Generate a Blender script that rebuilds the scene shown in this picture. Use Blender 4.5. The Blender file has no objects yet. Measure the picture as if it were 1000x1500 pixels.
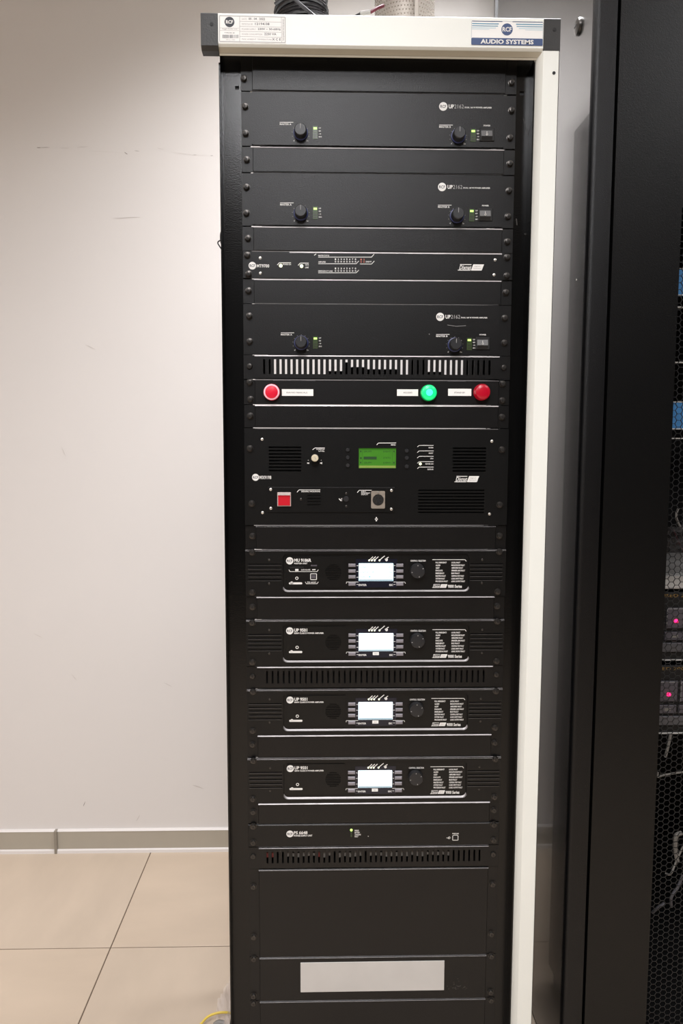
import bpy, bmesh, math, random
from mathutils import Vector, Matrix
random.seed(7)
S = bpy.context.scene
COL = S.collection

# ------------------------------------------------------------------ camera
FPX = 1083.0                      # focal length in pixels of the 1500 px long side
CAM = Vector((-0.0965, -1.3554, 1.2976))
PITCH, YAW, ROLL = 0.0949, 0.0238, 0.0025
c_, s_ = math.cos, math.sin
FW = Vector((s_(YAW)*c_(PITCH), c_(YAW)*c_(PITCH), -s_(PITCH)))
R0 = Vector((c_(YAW), -s_(YAW), 0)); U0 = R0.cross(FW)
RI = R0*c_(ROLL) + U0*s_(ROLL); UP = -R0*s_(ROLL) + U0*c_(ROLL)
cd = bpy.data.cameras.new('camera'); cam = bpy.data.objects.new('camera', cd); COL.objects.link(cam)
cam.matrix_world = Matrix(((RI.x, UP.x, -FW.x, CAM.x), (RI.y, UP.y, -FW.y, CAM.y), (RI.z, UP.z, -FW.z, CAM.z), (0, 0, 0, 1)))
cd.sensor_fit = 'VERTICAL'; cd.sensor_height = 36.0; cd.lens = FPX/1500*36.0
cd.clip_start = 0.02; cd.clip_end = 50
S.camera = cam

# ------------------------------------------------------------------ world, lights, exposure
w = bpy.data.worlds.new('world'); S.world = w; w.use_nodes = True
w.node_tree.nodes['Background'].inputs[0].default_value = (0.9, 0.93, 1, 1)
w.node_tree.nodes['Background'].inputs[1].default_value = 0.15
vs = S.view_settings
vs.view_transform = 'Standard'; vs.look = 'None'; vs.gamma = 1; vs.use_curve_mapping = False
vs.exposure = 0.0
CEIL = 2.85
def area(name, x, y, sx, sy, power, col=(1.0, 1.0, 1.03), spread=180):
    l = bpy.data.lights.new(name, 'AREA'); l.shape = 'RECTANGLE'; l.size = sx; l.size_y = sy
    l.energy = power; l.color = col; l.spread = math.radians(spread)
    o = bpy.data.objects.new(name, l); COL.objects.link(o); o.location = (x, y, CEIL-0.035)
    return o
LAMPS = [(-.2, -1.15, .6, .6, 17, 130), (-.15, -2.2, .6, .6, 46, 175), (.2, .2, .6, .6, 34, 134),
         (-1.9, -2.2, .6, .6, 50, 160), (1.4, -1.15, .6, .6, 13, 150)]  # far-left, aisle and cabinet-front lamps are unseen, added for gloss and wall brightness
for i, (x, y, a, b, p, sp) in enumerate(LAMPS):
    area('ceiling_lamp', x, y, a, b, p, spread=sp)

# ------------------------------------------------------------------ measuring helper: photo pixel -> point on the plane y = Y (or z = Z)
def ray(px, py): return FW + RI*((px-500)/FPX) - UP*((py-750)/FPX)
def at(px, py, Y=0.0):
    d = ray(px, py); t = (Y-CAM.y)/d.y; p = CAM + d*t; return p.x, p.z
def atx(px, py, X):
    d = ray(px, py); t = (X-CAM.x)/d.x; p = CAM + d*t; return p.y, p.z
def atz(px, py, Z=0.0):
    d = ray(px, py); t = (Z-CAM.z)/d.z; p = CAM + d*t; return p.x, p.y

# ------------------------------------------------------------------ materials
def lin(c): return tuple(((v/255)/12.92 if v/255 <= .04045 else ((v/255+.055)/1.055)**2.4) for v in c)
def mat(name, rgb, rough=.5, metal=0, var=0, vscale=20, bump=0, bscale=200, emit=0, ecol=None, spec=.5, alpha=1, trans=0, stretch=None, coat=0):
    m = bpy.data.materials.new(name); m.use_nodes = True; nt = m.node_tree; b = nt.nodes['Principled BSDF']
    col = lin(rgb)+(1,)
    b.inputs['Base Color'].default_value = col
    b.inputs['Roughness'].default_value = rough; b.inputs['Metallic'].default_value = metal
    b.inputs['Specular IOR Level'].default_value = spec
    b.inputs['Coat Weight'].default_value = coat
    if trans: b.inputs['Transmission Weight'].default_value = trans
    if alpha < 1: b.inputs['Alpha'].default_value = alpha
    if emit:
        b.inputs['Emission Color'].default_value = (lin(ecol or rgb)+(1,)); b.inputs['Emission Strength'].default_value = emit
    tc = None
    if var or bump:
        tc = nt.nodes.new('ShaderNodeTexCoord'); mp = nt.nodes.new('ShaderNodeMapping')
        nt.links.new(tc.outputs['Object'], mp.inputs[0])
        if stretch: mp.inputs['Scale'].default_value = stretch
    if var:
        n = nt.nodes.new('ShaderNodeTexNoise'); n.inputs['Scale'].default_value = vscale; n.inputs['Detail'].default_value = 5
        nt.links.new(mp.outputs[0], n.inputs['Vector'])
        r = nt.nodes.new('ShaderNodeValToRGB'); e = r.color_ramp.elements
        e[0].position = .3; e[1].position = .7
        e[0].color = tuple(v*(1-var) for v in col[:3])+(1,); e[1].color = tuple(min(1, v*(1+var)) for v in col[:3])+(1,)
        nt.links.new(n.outputs[0], r.inputs[0]); nt.links.new(r.outputs[0], b.inputs['Base Color'])
    if bump:
        n = nt.nodes.new('ShaderNodeTexNoise'); n.inputs['Scale'].default_value = bscale; n.inputs['Detail'].default_value = 2
        nt.links.new(mp.outputs[0], n.inputs['Vector'])
        bp = nt.nodes.new('ShaderNodeBump'); bp.inputs['Strength'].default_value = bump; bp.inputs['Distance'].default_value = .001
        nt.links.new(n.outputs[0], bp.inputs['Height']); nt.links.new(bp.outputs[0], b.inputs['Normal'])
    return m
M = dict(
    panel=mat('black_powder_coat', (12, 11, 11), .36, spec=.36, var=.14, vscale=14, bump=.25, bscale=900),
    panel2=mat('black_satin_plate', (9, 9, 9), .36, spec=.36, var=.12, vscale=14, bump=.2, bscale=900),
    frame=mat('black_frame_steel', (7, 7, 7), .2, spec=.36, var=.15, vscale=8, bump=.15, bscale=500),
    inner=mat('dark_interior', (10, 9, 9), .6),
    chassis=mat('zinc_chassis', (40, 40, 42), .5, .3),
    edge=mat('lit_edge_tone', (176, 171, 171), .45, .35, var=.2, vscale=30),  # pale colour stands for overhead light caught on dark edges
    dimedge=mat('dim_lit_edge_tone', (92, 90, 90), .4, .4, var=.2, vscale=30),  # dimmer version of the painted edge light
    trim=mat('lit_ledge_tone', (160, 156, 156), .4, .4),  # pale colour stands for light on the recess's lower ledge
    white=mat('ivory_paint', (234, 235, 228), .42, var=.02, vscale=5, bump=.08, bscale=300),
    beige=mat('beige_lower_profile', (205, 200, 184), .45, var=.03, vscale=6),
    plastic=mat('black_cap_plastic', (38, 37, 36), .5, var=.3, vscale=25, bump=.3, bscale=400),
    screw=mat('blackened_screw', (74, 71, 68), .3, .8, var=.3, vscale=200),
    steel=mat('bright_screw', (215, 212, 205), .3, .8),
    brass=mat('beige_knob_cap', (214, 204, 178), .4, .2, var=.1, vscale=300),
    knob=mat('knob_black', (32, 32, 34), .42, bump=.1),
    bluering=mat('navy_knob_skirt', (42, 50, 92), .4),
    print=mat('white_print', (226, 224, 220), .6),
    dimprint=mat('grey_print', (158, 156, 154), .6),
    redprint=mat('red_print', (196, 110, 92), .6),
    blackprint=mat('dark_print', (52, 54, 62), .6),
    paper=mat('white_label', (240, 238, 234), .55),
    greylab=mat('pale_grey_label', (196, 193, 189), .5, var=.05, vscale=12),
    navy=mat('navy_print', (58, 78, 120), .5),
    teal=mat('teal_print', (96, 150, 176), .5),
    palet=mat('pale_teal_print', (176, 208, 220), .5),
    ledg=mat('led_green_lit', (190, 235, 130), .4, emit=1.3, ecol=(190, 240, 110)),
    ledw=mat('led_warm_lit', (240, 245, 210), .4, emit=2.0, ecol=(235, 240, 190)),
    leddim=mat('led_window', (44, 54, 32), .35, emit=.04, ecol=(130, 190, 60)),
    ledoff=mat('led_off', (46, 50, 38), .35),
    redbtn=mat('red_lens', (200, 4, 44), .45, emit=.16, ecol=(255, 0, 50)),
    redbtn2=mat('dark_red_lens', (165, 6, 34), .3, emit=.08, ecol=(255, 0, 40)),
    redflat=mat('red_square_lens', (185, 14, 34), .4, emit=.06, ecol=(255, 10, 40)),
    pinkring=mat('pale_pink_ring', (240, 190, 200), .4, emit=.25, ecol=(255, 170, 185)),
    green=mat('green_lens_lit', (20, 190, 120), .3, emit=.75, ecol=(10, 225, 120)),
    greenc=mat('green_lens_core', (80, 250, 215), .3, emit=1.0, ecol=(70, 255, 215)),
    greenrim=mat('green_lens_rim', (16, 130, 70), .3, emit=.2, ecol=(10, 170, 70)),
    lcdg=mat('green_lcd', (58, 112, 32), .3, emit=.16, ecol=(80, 170, 40), var=.1, vscale=40),
    lcdg2=mat('green_lcd_foot', (128, 150, 70), .4, emit=.12, ecol=(120, 160, 60)),
    lcdt=mat('green_lcd_ink', (28, 66, 26), .5),
    lcdb=mat('blue_white_lcd', (200, 240, 245), .3, emit=1.05, ecol=(200, 243, 255)),
    lcdb2=mat('white_lcd', (225, 245, 250), .3, emit=1.2, ecol=(228, 246, 255)),
    lcdink=mat('lcd_ink', (120, 170, 180), .5, emit=.35, ecol=(120, 180, 190)),
    lcdfoot=mat('lcd_foot', (150, 175, 185), .5, emit=.3, ecol=(170, 190, 205)),
    window=mat('navy_display_window', (20, 22, 36), .25),
    softkey=mat('grey_soft_key', (138, 134, 140), .45, .2),
    grey=mat('grey_rocker', (98, 98, 98), .35),
    clear=mat('clear_flap', (225, 215, 212), .15, alpha=.45),
    dark=mat('dark_far_wall', (52, 50, 50), .7, var=.1), wall=mat('painted_wall', (220, 215, 211), .7, var=.012, vscale=1.5, bump=.04, bscale=80),
    scuff=mat('wall_scuff', (128, 118, 112), .8), scuff2=mat('faint_wall_scuff', (200, 193, 188), .8),
    ceil=mat('ceiling_white', (238, 236, 232), .8),
    tile=mat('beige_tile', (196, 178, 158), .38, var=.05, vscale=3, stretch=(1, 3, 1)),
    tile2=mat('beige_tile_cool', (194, 177, 158), .38, var=.05, vscale=3.5, stretch=(3, 1, 1)),
    grout=mat('grout', (96, 80, 66), .8),
    board=mat('grey_beige_baseboard', (172, 164, 150), .45, var=.02),
    boardl=mat('pale_baseboard_bead', (222, 216, 212), .35),
    boards=mat('baseboard_seam', (142, 134, 122), .4),
    cabside=mat('glossy_black_side', (16, 14, 13), .27, var=.1, vscale=3, bump=.05, bscale=500, spec=.9, coat=.3),
    cabfront=mat('textured_black_front', (7, 7, 8), .36, spec=.34, var=.2, vscale=500, bump=.5, bscale=700),
    cabdoor=mat('black_door', (5, 5, 5), .36, spec=.34, var=.12, vscale=300, bump=.3, bscale=700),
    mesh=mat('mesh_steel', (42, 42, 42), .45, .3),
    bluep=mat('blue_panel', (66, 128, 184), .5, var=.08, vscale=60),
    bay=mat('smoky_bay', (84, 80, 86), .35),
    magenta=mat('magenta_led', (255, 60, 130), .4, emit=3.0, ecol=(255, 30, 100)),
    greyp=mat('grey_drawer', (96, 95, 98), .4, .3),
    whitep=mat('white_server_strip', (196, 194, 190), .4),
    gold=mat('gold_print', (150, 118, 64), .5),
    cable=mat('black_cable', (24, 21, 24), .42), cableg=mat('grey_cable', (128, 124, 118), .5), cablew=mat('dark_grey_cable', (84, 82, 86), .5),
    cabler=mat('dark_red_cable', (84, 26, 38), .5), yellow=mat('yellow_cable', (226, 196, 84), .45),
    duct=mat('braided_metal', (150, 142, 134), .45, .3), ductd=mat('braid_hole', (98, 84, 72), .6),
    film=mat('clear_film', (235, 225, 222), .2, alpha=.28), lampw=mat('lamp_diffuser', (245, 244, 240), .5),
    dullred=mat('dull_red', (120, 40, 40), .5), dust=mat('chalky_smudge', (62, 59, 56), .8),
)

# ------------------------------------------------------------------ mesh builder
class MB:
    def __init__(s): s.v = []; s.f = []
    def add(s, v, f):
        n = len(s.v); s.v += [tuple(p) for p in v]; s.f += [tuple(i+n for i in q) for q in f]; return s
    def box(s, x0, x1, y0, y1, z0, z1):
        v = [(x, y, z) for x in (x0, x1) for y in (y0, y1) for z in (z0, z1)]
        return s.add(v, [(0, 1, 3, 2), (4, 6, 7, 5), (0, 4, 5, 1), (2, 3, 7, 6), (0, 2, 6, 4), (1, 5, 7, 3)])
    def bev(s, x0, x1, y0, y1, z0, z1, b):      # box whose front face (y0) is chamfered
        v = [(x0, y1, z0), (x1, y1, z0), (x1, y1, z1), (x0, y1, z1), (x0, y0+b, z0), (x1, y0+b, z0), (x1, y0+b, z1), (x0, y0+b, z1),
             (x0+b, y0, z0+b), (x1-b, y0, z0+b), (x1-b, y0, z1-b), (x0+b, y0, z1-b)]
        f = [(0, 1, 2, 3), (8, 9, 10, 11)]
        for a in (0, 4): f += [(a+i, a+(i+1) % 4, a+4+(i+1) % 4, a+4+i) for i in range(4)]
        return s.add(v, f)
    def prism(s, pts, y0, y1, axis='y'):        # polygon in xz extruded along y
        n = len(pts)
        mk = {'y': lambda a, b, t: (a, t, b), 'x': lambda a, b, t: (t, a, b), 'z': lambda a, b, t: (a, b, t)}[axis]
        v = [mk(a, b, y0) for a, b in pts]+[mk(a, b, y1) for a, b in pts]
        return s.add(v, [tuple(range(n)), tuple(range(2*n-1, n-1, -1))]+[(i, (i+1) % n, n+(i+1) % n, n+i) for i in range(n)])
    def lathe(s, cx, cz, prof, n=16, axis='y', cy=0):  # prof: (r, t) pairs
        v = []; f = []
        for r, t in prof:
            for i in range(n):
                a = 2*math.pi*i/n; p, q = r*math.cos(a), r*math.sin(a)
                v.append({'y': (cx+p, t, cz+q), 'z': (cx+p, cy+q, t), 'x': (t, cy+p, cz+q)}[axis])
        for k in range(len(prof)-1):
            f += [(k*n+i, k*n+(i+1) % n, (k+1)*n+(i+1) % n, (k+1)*n+i) for i in range(n)]
        f.append(tuple(range(n))); f.append(tuple(range((len(prof)-1)*n, len(prof)*n)))
        return s.add(v, f)
    def disc(s, cx, cz, r, y0, y1, n=20): return s.lathe(cx, cz, [(r, y1), (r, y0)], n)
    def ring(s, cx, cz, r0, r1, y0, y1, n=24):
        v = []; f = []
        for r, y in ((r0, y1), (r0, y0), (r1, y0), (r1, y1)):
            for i in range(n):
                a = 2*math.pi*i/n; v.append((cx+r*math.cos(a), y, cz+r*math.sin(a)))
        for k in range(4): f += [(k*n+i, k*n+(i+1) % n, ((k+1) % 4)*n+(i+1) % n, ((k+1) % 4)*n+i) for i in range(n)]
        return s.add(v, f)
    def tube(s, pts, r, n=8):
        pts = [Vector(p) for p in pts]; v = []; f = []
        for i, p in enumerate(pts):
            d = (pts[min(i+1, len(pts)-1)]-pts[max(i-1, 0)]).normalized()
            a = d.cross(Vector((0.13, .97, .2))).normalized(); b = d.cross(a)
            for k in range(n):
                t = 2*math.pi*k/n; v.append(p+a*(r*math.cos(t))+b*(r*math.sin(t)))
        for i in range(len(pts)-1): f += [(i*n+k, i*n+(k+1) % n, (i+1)*n+(k+1) % n, (i+1)*n+k) for k in range(n)]
        f += [tuple(range(n)), tuple(range((len(pts)-1)*n, len(pts)*n))]
        return s.add(v, f)
    def holes(s, x0, x1, z0, z1, y0, y1, hs):   # plate with rectangular through-holes
        q = lambda t: round(t, 6)
        xs = sorted({q(x0), q(x1)} | {q(h[0]) for h in hs} | {q(h[1]) for h in hs}); zs = sorted({q(z0), q(z1)} | {q(h[2]) for h in hs} | {q(h[3]) for h in hs})
        sol = {}
        for i in range(len(xs)-1):
            for j in range(len(zs)-1):
                cx, cz = (xs[i]+xs[i+1])/2, (zs[j]+zs[j+1])/2
                sol[i, j] = not any(h[0] < cx < h[1] and h[2] < cz < h[3] for h in hs)
        idx = {}; v = []; f = []
        def V(i, j, k):
            if (i, j, k) not in idx: idx[i, j, k] = len(v); v.append((xs[i], (y0, y1)[k], zs[j]))
            return idx[i, j, k]
        for (i, j), o in sol.items():
            if not o: continue
            f.append((V(i, j, 0), V(i+1, j, 0), V(i+1, j+1, 0), V(i, j+1, 0)))
            f.append((V(i, j, 1), V(i, j+1, 1), V(i+1, j+1, 1), V(i+1, j, 1)))
            for di, dj, a, b in ((-1, 0, (0, 0), (0, 1)), (1, 0, (1, 1), (1, 0)), (0, -1, (1, 0), (0, 0)), (0, 1, (0, 1), (1, 1))):
                if not sol.get((i+di, j+dj), False):
                    f.append((V(i+a[0], j+a[1], 0), V(i+b[0], j+b[1], 0), V(i+b[0], j+b[1], 1), V(i+a[0], j+a[1], 1)))
        return s.add(v, f)
    def text(s, t, x0, x1, z0, z1, y, bold=.0, shear=0, rot=0, keep=False):   # flat lettering fitted into a box
        k = (t, bold, shear)
        if k not in TXT:
            cu = bpy.data.curves.new('t', 'FONT'); cu.body = t; cu.offset = bold; cu.shear = shear; cu.resolution_u = 2
            o = bpy.data.objects.new('t', cu); me = o.to_mesh()
            TXT[k] = ([tuple(p.co) for p in me.vertices], [tuple(p.vertices) for p in me.polygons])
            o.to_mesh_clear(); bpy.data.objects.remove(o); bpy.data.curves.remove(cu)
        vv, ff = TXT[k]
        a0 = min(p[0] for p in vv); a1 = max(p[0] for p in vv); b0 = min(p[1] for p in vv); b1 = max(p[1] for p in vv)
        out = []
        for p in vv:
            u, h = (p[0]-a0)/(a1-a0), (p[1]-b0)/(b1-b0)
            if rot: u, h = 1-h, u
            out.append((x0+(x1-x0)*u, y, z0+(z1-z0)*h))
        return s.add(out, ff)
    def line(s, pts, wd, y):                     # flat printed polyline
        for (ax, az), (bx, bz) in zip(pts, pts[1:]):
            d = Vector((bx-ax, bz-az)); L = d.length
            if L == 0: continue
            n = Vector((-d.y, d.x))/L*wd/2
            s.add([(ax+n.x, y, az+n.y), (bx+n.x, y, bz+n.y), (bx-n.x, y, bz-n.y), (ax-n.x, y, az-n.y)], [(0, 1, 2, 3)])
        return s
    def mesh(s, name, m):
        me = bpy.data.meshes.new(name); me.from_pydata(s.v, [], s.f); me.update()
        bm = bmesh.new(); bm.from_mesh(me); bmesh.ops.recalc_face_normals(bm, faces=bm.faces)
        bm.to_mesh(me); bm.free(); me.materials.append(m)
        for p in me.polygons: p.use_smooth = True
        me.set_sharp_from_angle(angle=math.radians(35))
        return me
    def make(s, name, m, parent=None, loc=(0, 0, 0)):
        return link(name, s.mesh(name, m), parent, loc)
TXT = {}
def link(name, me, parent=None, loc=(0, 0, 0)):
    o = bpy.data.objects.new(name, me); COL.objects.link(o); o.location = loc
    if parent and ('lettering' in name or name in ('socket_pins', 'grey_rules', 'rocker_marks')): o['kind'] = 'stuff'
    if parent: o.parent = parent
    return o
def tag(o, label=None, cat=None, group=None, kind=None):
    if label: o['label'] = label
    if cat: o['category'] = cat
    if group: o['group'] = group
    if kind: o['kind'] = kind
    return o
def thing(name, label, cat, loc, group=None):
    o = bpy.data.objects.new(name, None); COL.objects.link(o); o.location = loc; o.empty_display_size = .05
    return tag(o, label, cat, group)
def copy_thing(src, label, loc):
    r = src.copy(); COL.objects.link(r); r.location = loc; r['label'] = label
    for ch in list(src.children):
        c = ch.copy(); COL.objects.link(c); c.parent = r
        for g in list(ch.children):
            d = g.copy(); COL.objects.link(d); d.parent = c
    return r
def rrect(x0, x1, z0, z1, r, n=4):
    p = []
    for cx, cz, a0 in ((x1-r, z1-r, 0), (x0+r, z1-r, 90), (x0+r, z0+r, 180), (x1-r, z0+r, 270)):
        for i in range(n+1):
            a = math.radians(a0+90*i/n); p.append((cx+r*math.cos(a), cz+r*math.sin(a)))
    return p

# ================================================================== ROOM
WALLY = 0.903
XL, XR, YF = -3.0, 2.4, -4.0
tag(MB().box(XL, XR, WALLY, WALLY+.1, 0, CEIL).make('wall_back', M['wall']), kind='structure')
tag(MB().box(XL-.1, XL, YF, WALLY+.1, 0, CEIL).make('wall_left', M['wall']), kind='structure')
tag(MB().box(XR, XR+.1, YF, WALLY+.1, 0, CEIL).make('wall_right', M['dark']), kind='structure')
tag(MB().box(XL-.1, XR+.1, YF-.1, YF, 0, CEIL).make('wall_front', M['dark']), kind='structure')
tag(MB().box(XL-.1, XR+.1, YF-.1, WALLY+.1, CEIL, CEIL+.1).make('ceiling', M['ceil']), kind='structure')
fl = tag(MB().box(XL-.1, XR+.1, YF-.1, WALLY+.1, -.06, -.0015).make('floor', M['grout']), kind='structure')
TS = .6; tj = .0014
tb = {}
ix = [-.645+TS*i for i in range(-5, 7)]; iy = [.446+TS*i for i in range(-8, 2)]
for i in range(len(ix)-1):
    for j in range(len(iy)-1):
        a, b, c, d = max(ix[i], XL), min(ix[i+1], XR), max(iy[j], YF), min(iy[j+1], WALLY)
        if b-a < .01 or d-c < .01: continue
        key = (round(b-a, 4), round(d-c, 4), (i+j) % 2)
        if key not in tb:
            hw, hd = (b-a)/2-tj, (d-c)/2-tj
            tb[key] = MB().add([(-hw, -hd, -.008), (hw, -hd, -.008), (hw, hd, -.008), (-hw, hd, -.008), (-hw, -hd, -.0008), (hw, -hd, -.0008), (hw, hd, -.0008), (-hw, hd, -.0008),
                                (-hw+.001, -hd+.001, 0), (hw-.001, -hd+.001, 0), (hw-.001, hd-.001, 0), (-hw+.001, hd-.001, 0)],
                               [(0, 1, 2, 3), (8, 9, 10, 11)]+[(q+k, q+(k+1) % 4, q+4+(k+1) % 4, q+4+k) for q in (0, 4) for k in range(4)]).mesh('tile', M['tile' if (i+j) % 2 else 'tile2'])
        link('tile', tb[key], fl, ((a+b)/2, (c+d)/2, 0))
bb = MB().box(XL, XR, WALLY-.010, WALLY, .012, .0695).make('baseboard_back', M['board']); tag(bb, kind='structure')
MB().prism([(WALLY-.016, 0), (WALLY, 0), (WALLY, .012), (WALLY-.011, .012), (WALLY-.015, .009)], XL, XR, 'x').make('lower_bead', M['boardl'], bb)
MB().prism([(WALLY-.011, .0695), (WALLY, .0695), (WALLY, .0735), (WALLY-.006, .0735)], XL, XR, 'x').make('upper_bead', M['boardl'], bb)
MB().box(-.946, -.938, WALLY-.0175, WALLY-.001, .0, .0736).make('seam_cover', M['boards'], bb)
tag(MB().box(XL, XL+.01, YF, WALLY, 0, .0735).make('baseboard_left', M['board']), kind='structure')
# scuffs on the wall: thin marks of their own shape
wb = bpy.data.objects['wall_back']
def scuff(k, pts, wd):     # a thin mark with tapering ends
    P = [Vector(at(x, y, WALLY)) for x, y in pts]; n = len(P); L = []; Rr = []
    Q = [P[0]]; wd *= .6
    for a, b in zip(P, P[1:]): Q += [a.lerp(b, .33), a.lerp(b, .66), b]
    d = (P[-1]-P[0]).normalized(); nn = Vector((-d.y, d.x))
    for i, q in enumerate(Q):
        t = i/(len(Q)-1); w_ = wd*.5*math.sin(math.pi*(.08+.84*t))*random.uniform(.7, 1.1); q = q+nn*random.uniform(-.25, .25)*wd
        L.append((q.x+nn.x*w_, WALLY-.0006, q.y+nn.y*w_)); Rr.append((q.x-nn.x*w_, WALLY-.0006, q.y-nn.y*w_))
    m = len(L); MB().add(L+Rr, [(i, i+1, m+i+1, m+i) for i in range(m-1)]).make('scuff_mark', M[('scuff', 'scuff2')[k]], wb)
for pts, wd in [([(54, 216), (60, 216.5)], .003), ([(59, 216), (73, 216)], .002), ([(182, 223), (187, 226)], .003), ([(197, 221), (204, 221.5)], .002), ([(308, 228), (312, 228)], .002),
                ([(122, 1181), (125, 1174)], .003), ([(282, 227), (288, 227)], .0014)]: scuff(0, pts, wd)
for pts, wd in [([(88, 217), (102, 217)], .002), ([(113, 216), (129, 215)], .003), ([(130, 221), (150, 222), (180, 224)], .001), ([(230, 217), (240, 219)], .002), ([(250, 223), (282, 227), (304, 228)], .001),
                ([(282, 1150), (298, 1155)], .006), ([(200, 1203), (205, 1193)], .004), ([(50, 928), (62, 934)], .003), ([(105, 988), (112, 996)], .004), ([(125, 505), (140, 512)], .003),
                ([(165, 320), (205, 318)], .003), ([(240, 1000), (252, 1006)], .003), ([(90, 655), (96, 668)], .003)]: scuff(1, pts, wd)
for i, (x, y, a, b, p, sp) in enumerate(LAMPS):
    o = MB().box(x-a/2-.03, x+a/2+.03, y-b/2-.03, y+b/2+.03, CEIL-.03, CEIL-.001)
    t = o.make('ceiling_light', M['white']); pl = ['above the space just before the rack', 'added unseen above the aisle behind the camera', 'directly over the rear of the rack', 'added unseen above the open floor at the far left', 'added unseen over the front of the black cabinet'][i]
    tag(t, 'square recessed ceiling light '+pl, 'ceiling light', 'square ceiling lights')
    MB().box(x-a/2, x+a/2, y-b/2, y+b/2, CEIL-.033, CEIL-.0305).make('diffuser', M['lampw'], t)

# ================================================================== RACK FRAME
RK = thing('equipment_rack', 'tall open rack with ivory top bar and right post, black uprights', 'rack', (0, .2, 0))
def rk(mb, name, m, lab=None):
    o = mb.make(name, m, RK, (0, -.2, 0))
    if lab: o['label'] = lab
    return o
YC = -.045
def ry(px, py, Y=YC): return at(px, py, Y)
cz1 = at(560, 23, YC)[1]; zc0 = at(560, 74, YC)[1]
rk(MB().prism([(YC, cz1-.001), (YC+.001, cz1), (.31, cz1), (.31, cz1-.03), (0.004, cz1-.03), (0.004, 1.9685), (-.027, 1.9685), (-.029, 1.9525), (-.030, 1.9520), (YC+.004, 1.9560), (YC, 1.9605)], -.2735, .2735, 'x'), 'top_bar', M['white'])
rk(MB().add([(-.2735, YC+.0028, 1.9560), (.2735, YC+.0028, 1.9560), (.2735, -.0312, 1.9515), (-.2735, -.0312, 1.9515), (-.2735, -.0300, 1.9490), (.2735, -.0300, 1.9490), (-.2735, -.0285, 1.9490), (.2735, -.0285, 1.9490),
             (-.2735, -.0285, 1.9525), (.2735, -.0285, 1.9525)], [(0, 1, 2, 3), (3, 2, 5, 4), (4, 5, 7, 6), (0, 8, 9, 1), (8, 6, 7, 9)]), 'lower_lip', M['beige'], 'beige lower lip of the top bar')
rk(MB().box(-.2735, .2735, -.0318, -.0306, 1.9515, 1.9523), 'lip_groove', M['boards'])
for sx in (-1, 1):
    a, b = sorted((sx*.2737, sx*.3022))
    rk(MB().prism([(YC-.0005, 1.957), (YC-.0005, cz1-.001), (YC+.001, cz1+.0005), (-.022, cz1+.0005), (-.022, 1.951), (YC+.006, 1.951)], a, b, 'x'), 'end_cap', M['plastic'], 'black plastic end cap')
    rk(MB().disc((a+b)/2+.004, cz1-.018, .003, YC-.0012, YC, 10), 'cap_plug', M['inner'])
# ivory post at the right: front face and slanted inner face
pz0, pz1 = .05, 1.957
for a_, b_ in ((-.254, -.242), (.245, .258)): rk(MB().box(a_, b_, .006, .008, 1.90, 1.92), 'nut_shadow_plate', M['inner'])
rk(MB().prism([(.2735, YC+.001), (.2745, YC), (.3005, YC), (.3015, YC+.001), (.3015, -.012), (.268, -.012), (.2665, -.028), (.270, YC+.010)], pz0, pz1, 'z'), 'front_post', M['white'], 'ivory front post')
hx, hz = at(811, 107, YC)
rk(MB().disc(hx, hz, .0028, YC-.0006, YC+.0006, 12), 'post_hole', M['inner'])
# black uprights carrying the panels
rk(MB().holes(-.2775, -.2255, .06, 1.968, .0026, .0046, [(-.2515, -.2445, 1.9085, 1.9145)]), 'upright', M['frame'])
rk(MB().box(-.2775, -.2750, -.014, .05, .06, 1.945), 'upright_flange', M['frame'])
rk(MB().holes(.2255, .2975, .06, 1.968, .0026, .0046, [(.2475, .2555, 1.9055, 1.9125)]), 'upright', M['frame'])
rk(MB().box(.2640, .2660, -.026, .0026, .06, 1.9475), 'upright_flange', M['frame'])
rk(MB().box(.2975, .3095, -.020, .30, .05, 1.965), 'side_panel', M['frame'], 'black right side panel')
for sx in (-1, 1):
    rk(MB().box(*sorted((sx*.268, sx*.297)), .27, .30, .05, 1.97), 'rear_post', M['frame'])
    rk(MB().box(*sorted((sx*.268, sx*.297)), .0, .30, .01, .06), 'base_rail', M['frame'])
rk(MB().box(-.2975, .2975, -.02, .0, .0, .06), 'plinth', M['frame'])
rk(MB().box(-.297, .297, .27, .30, .0, .06), 'plinth', M['frame'])
# chips and nicks on the right upright
for pts, wd in [([(766, 173), (771, 190), (776, 209)], .0006), ([(768, 342), (772, 346)], .002), ([(756, 320), (757, 330)], .0018)]:
    rk(MB().line([at(x, y, .002) for x, y in pts], wd, .0022), 'paint_scratch', M['dust'])

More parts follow.
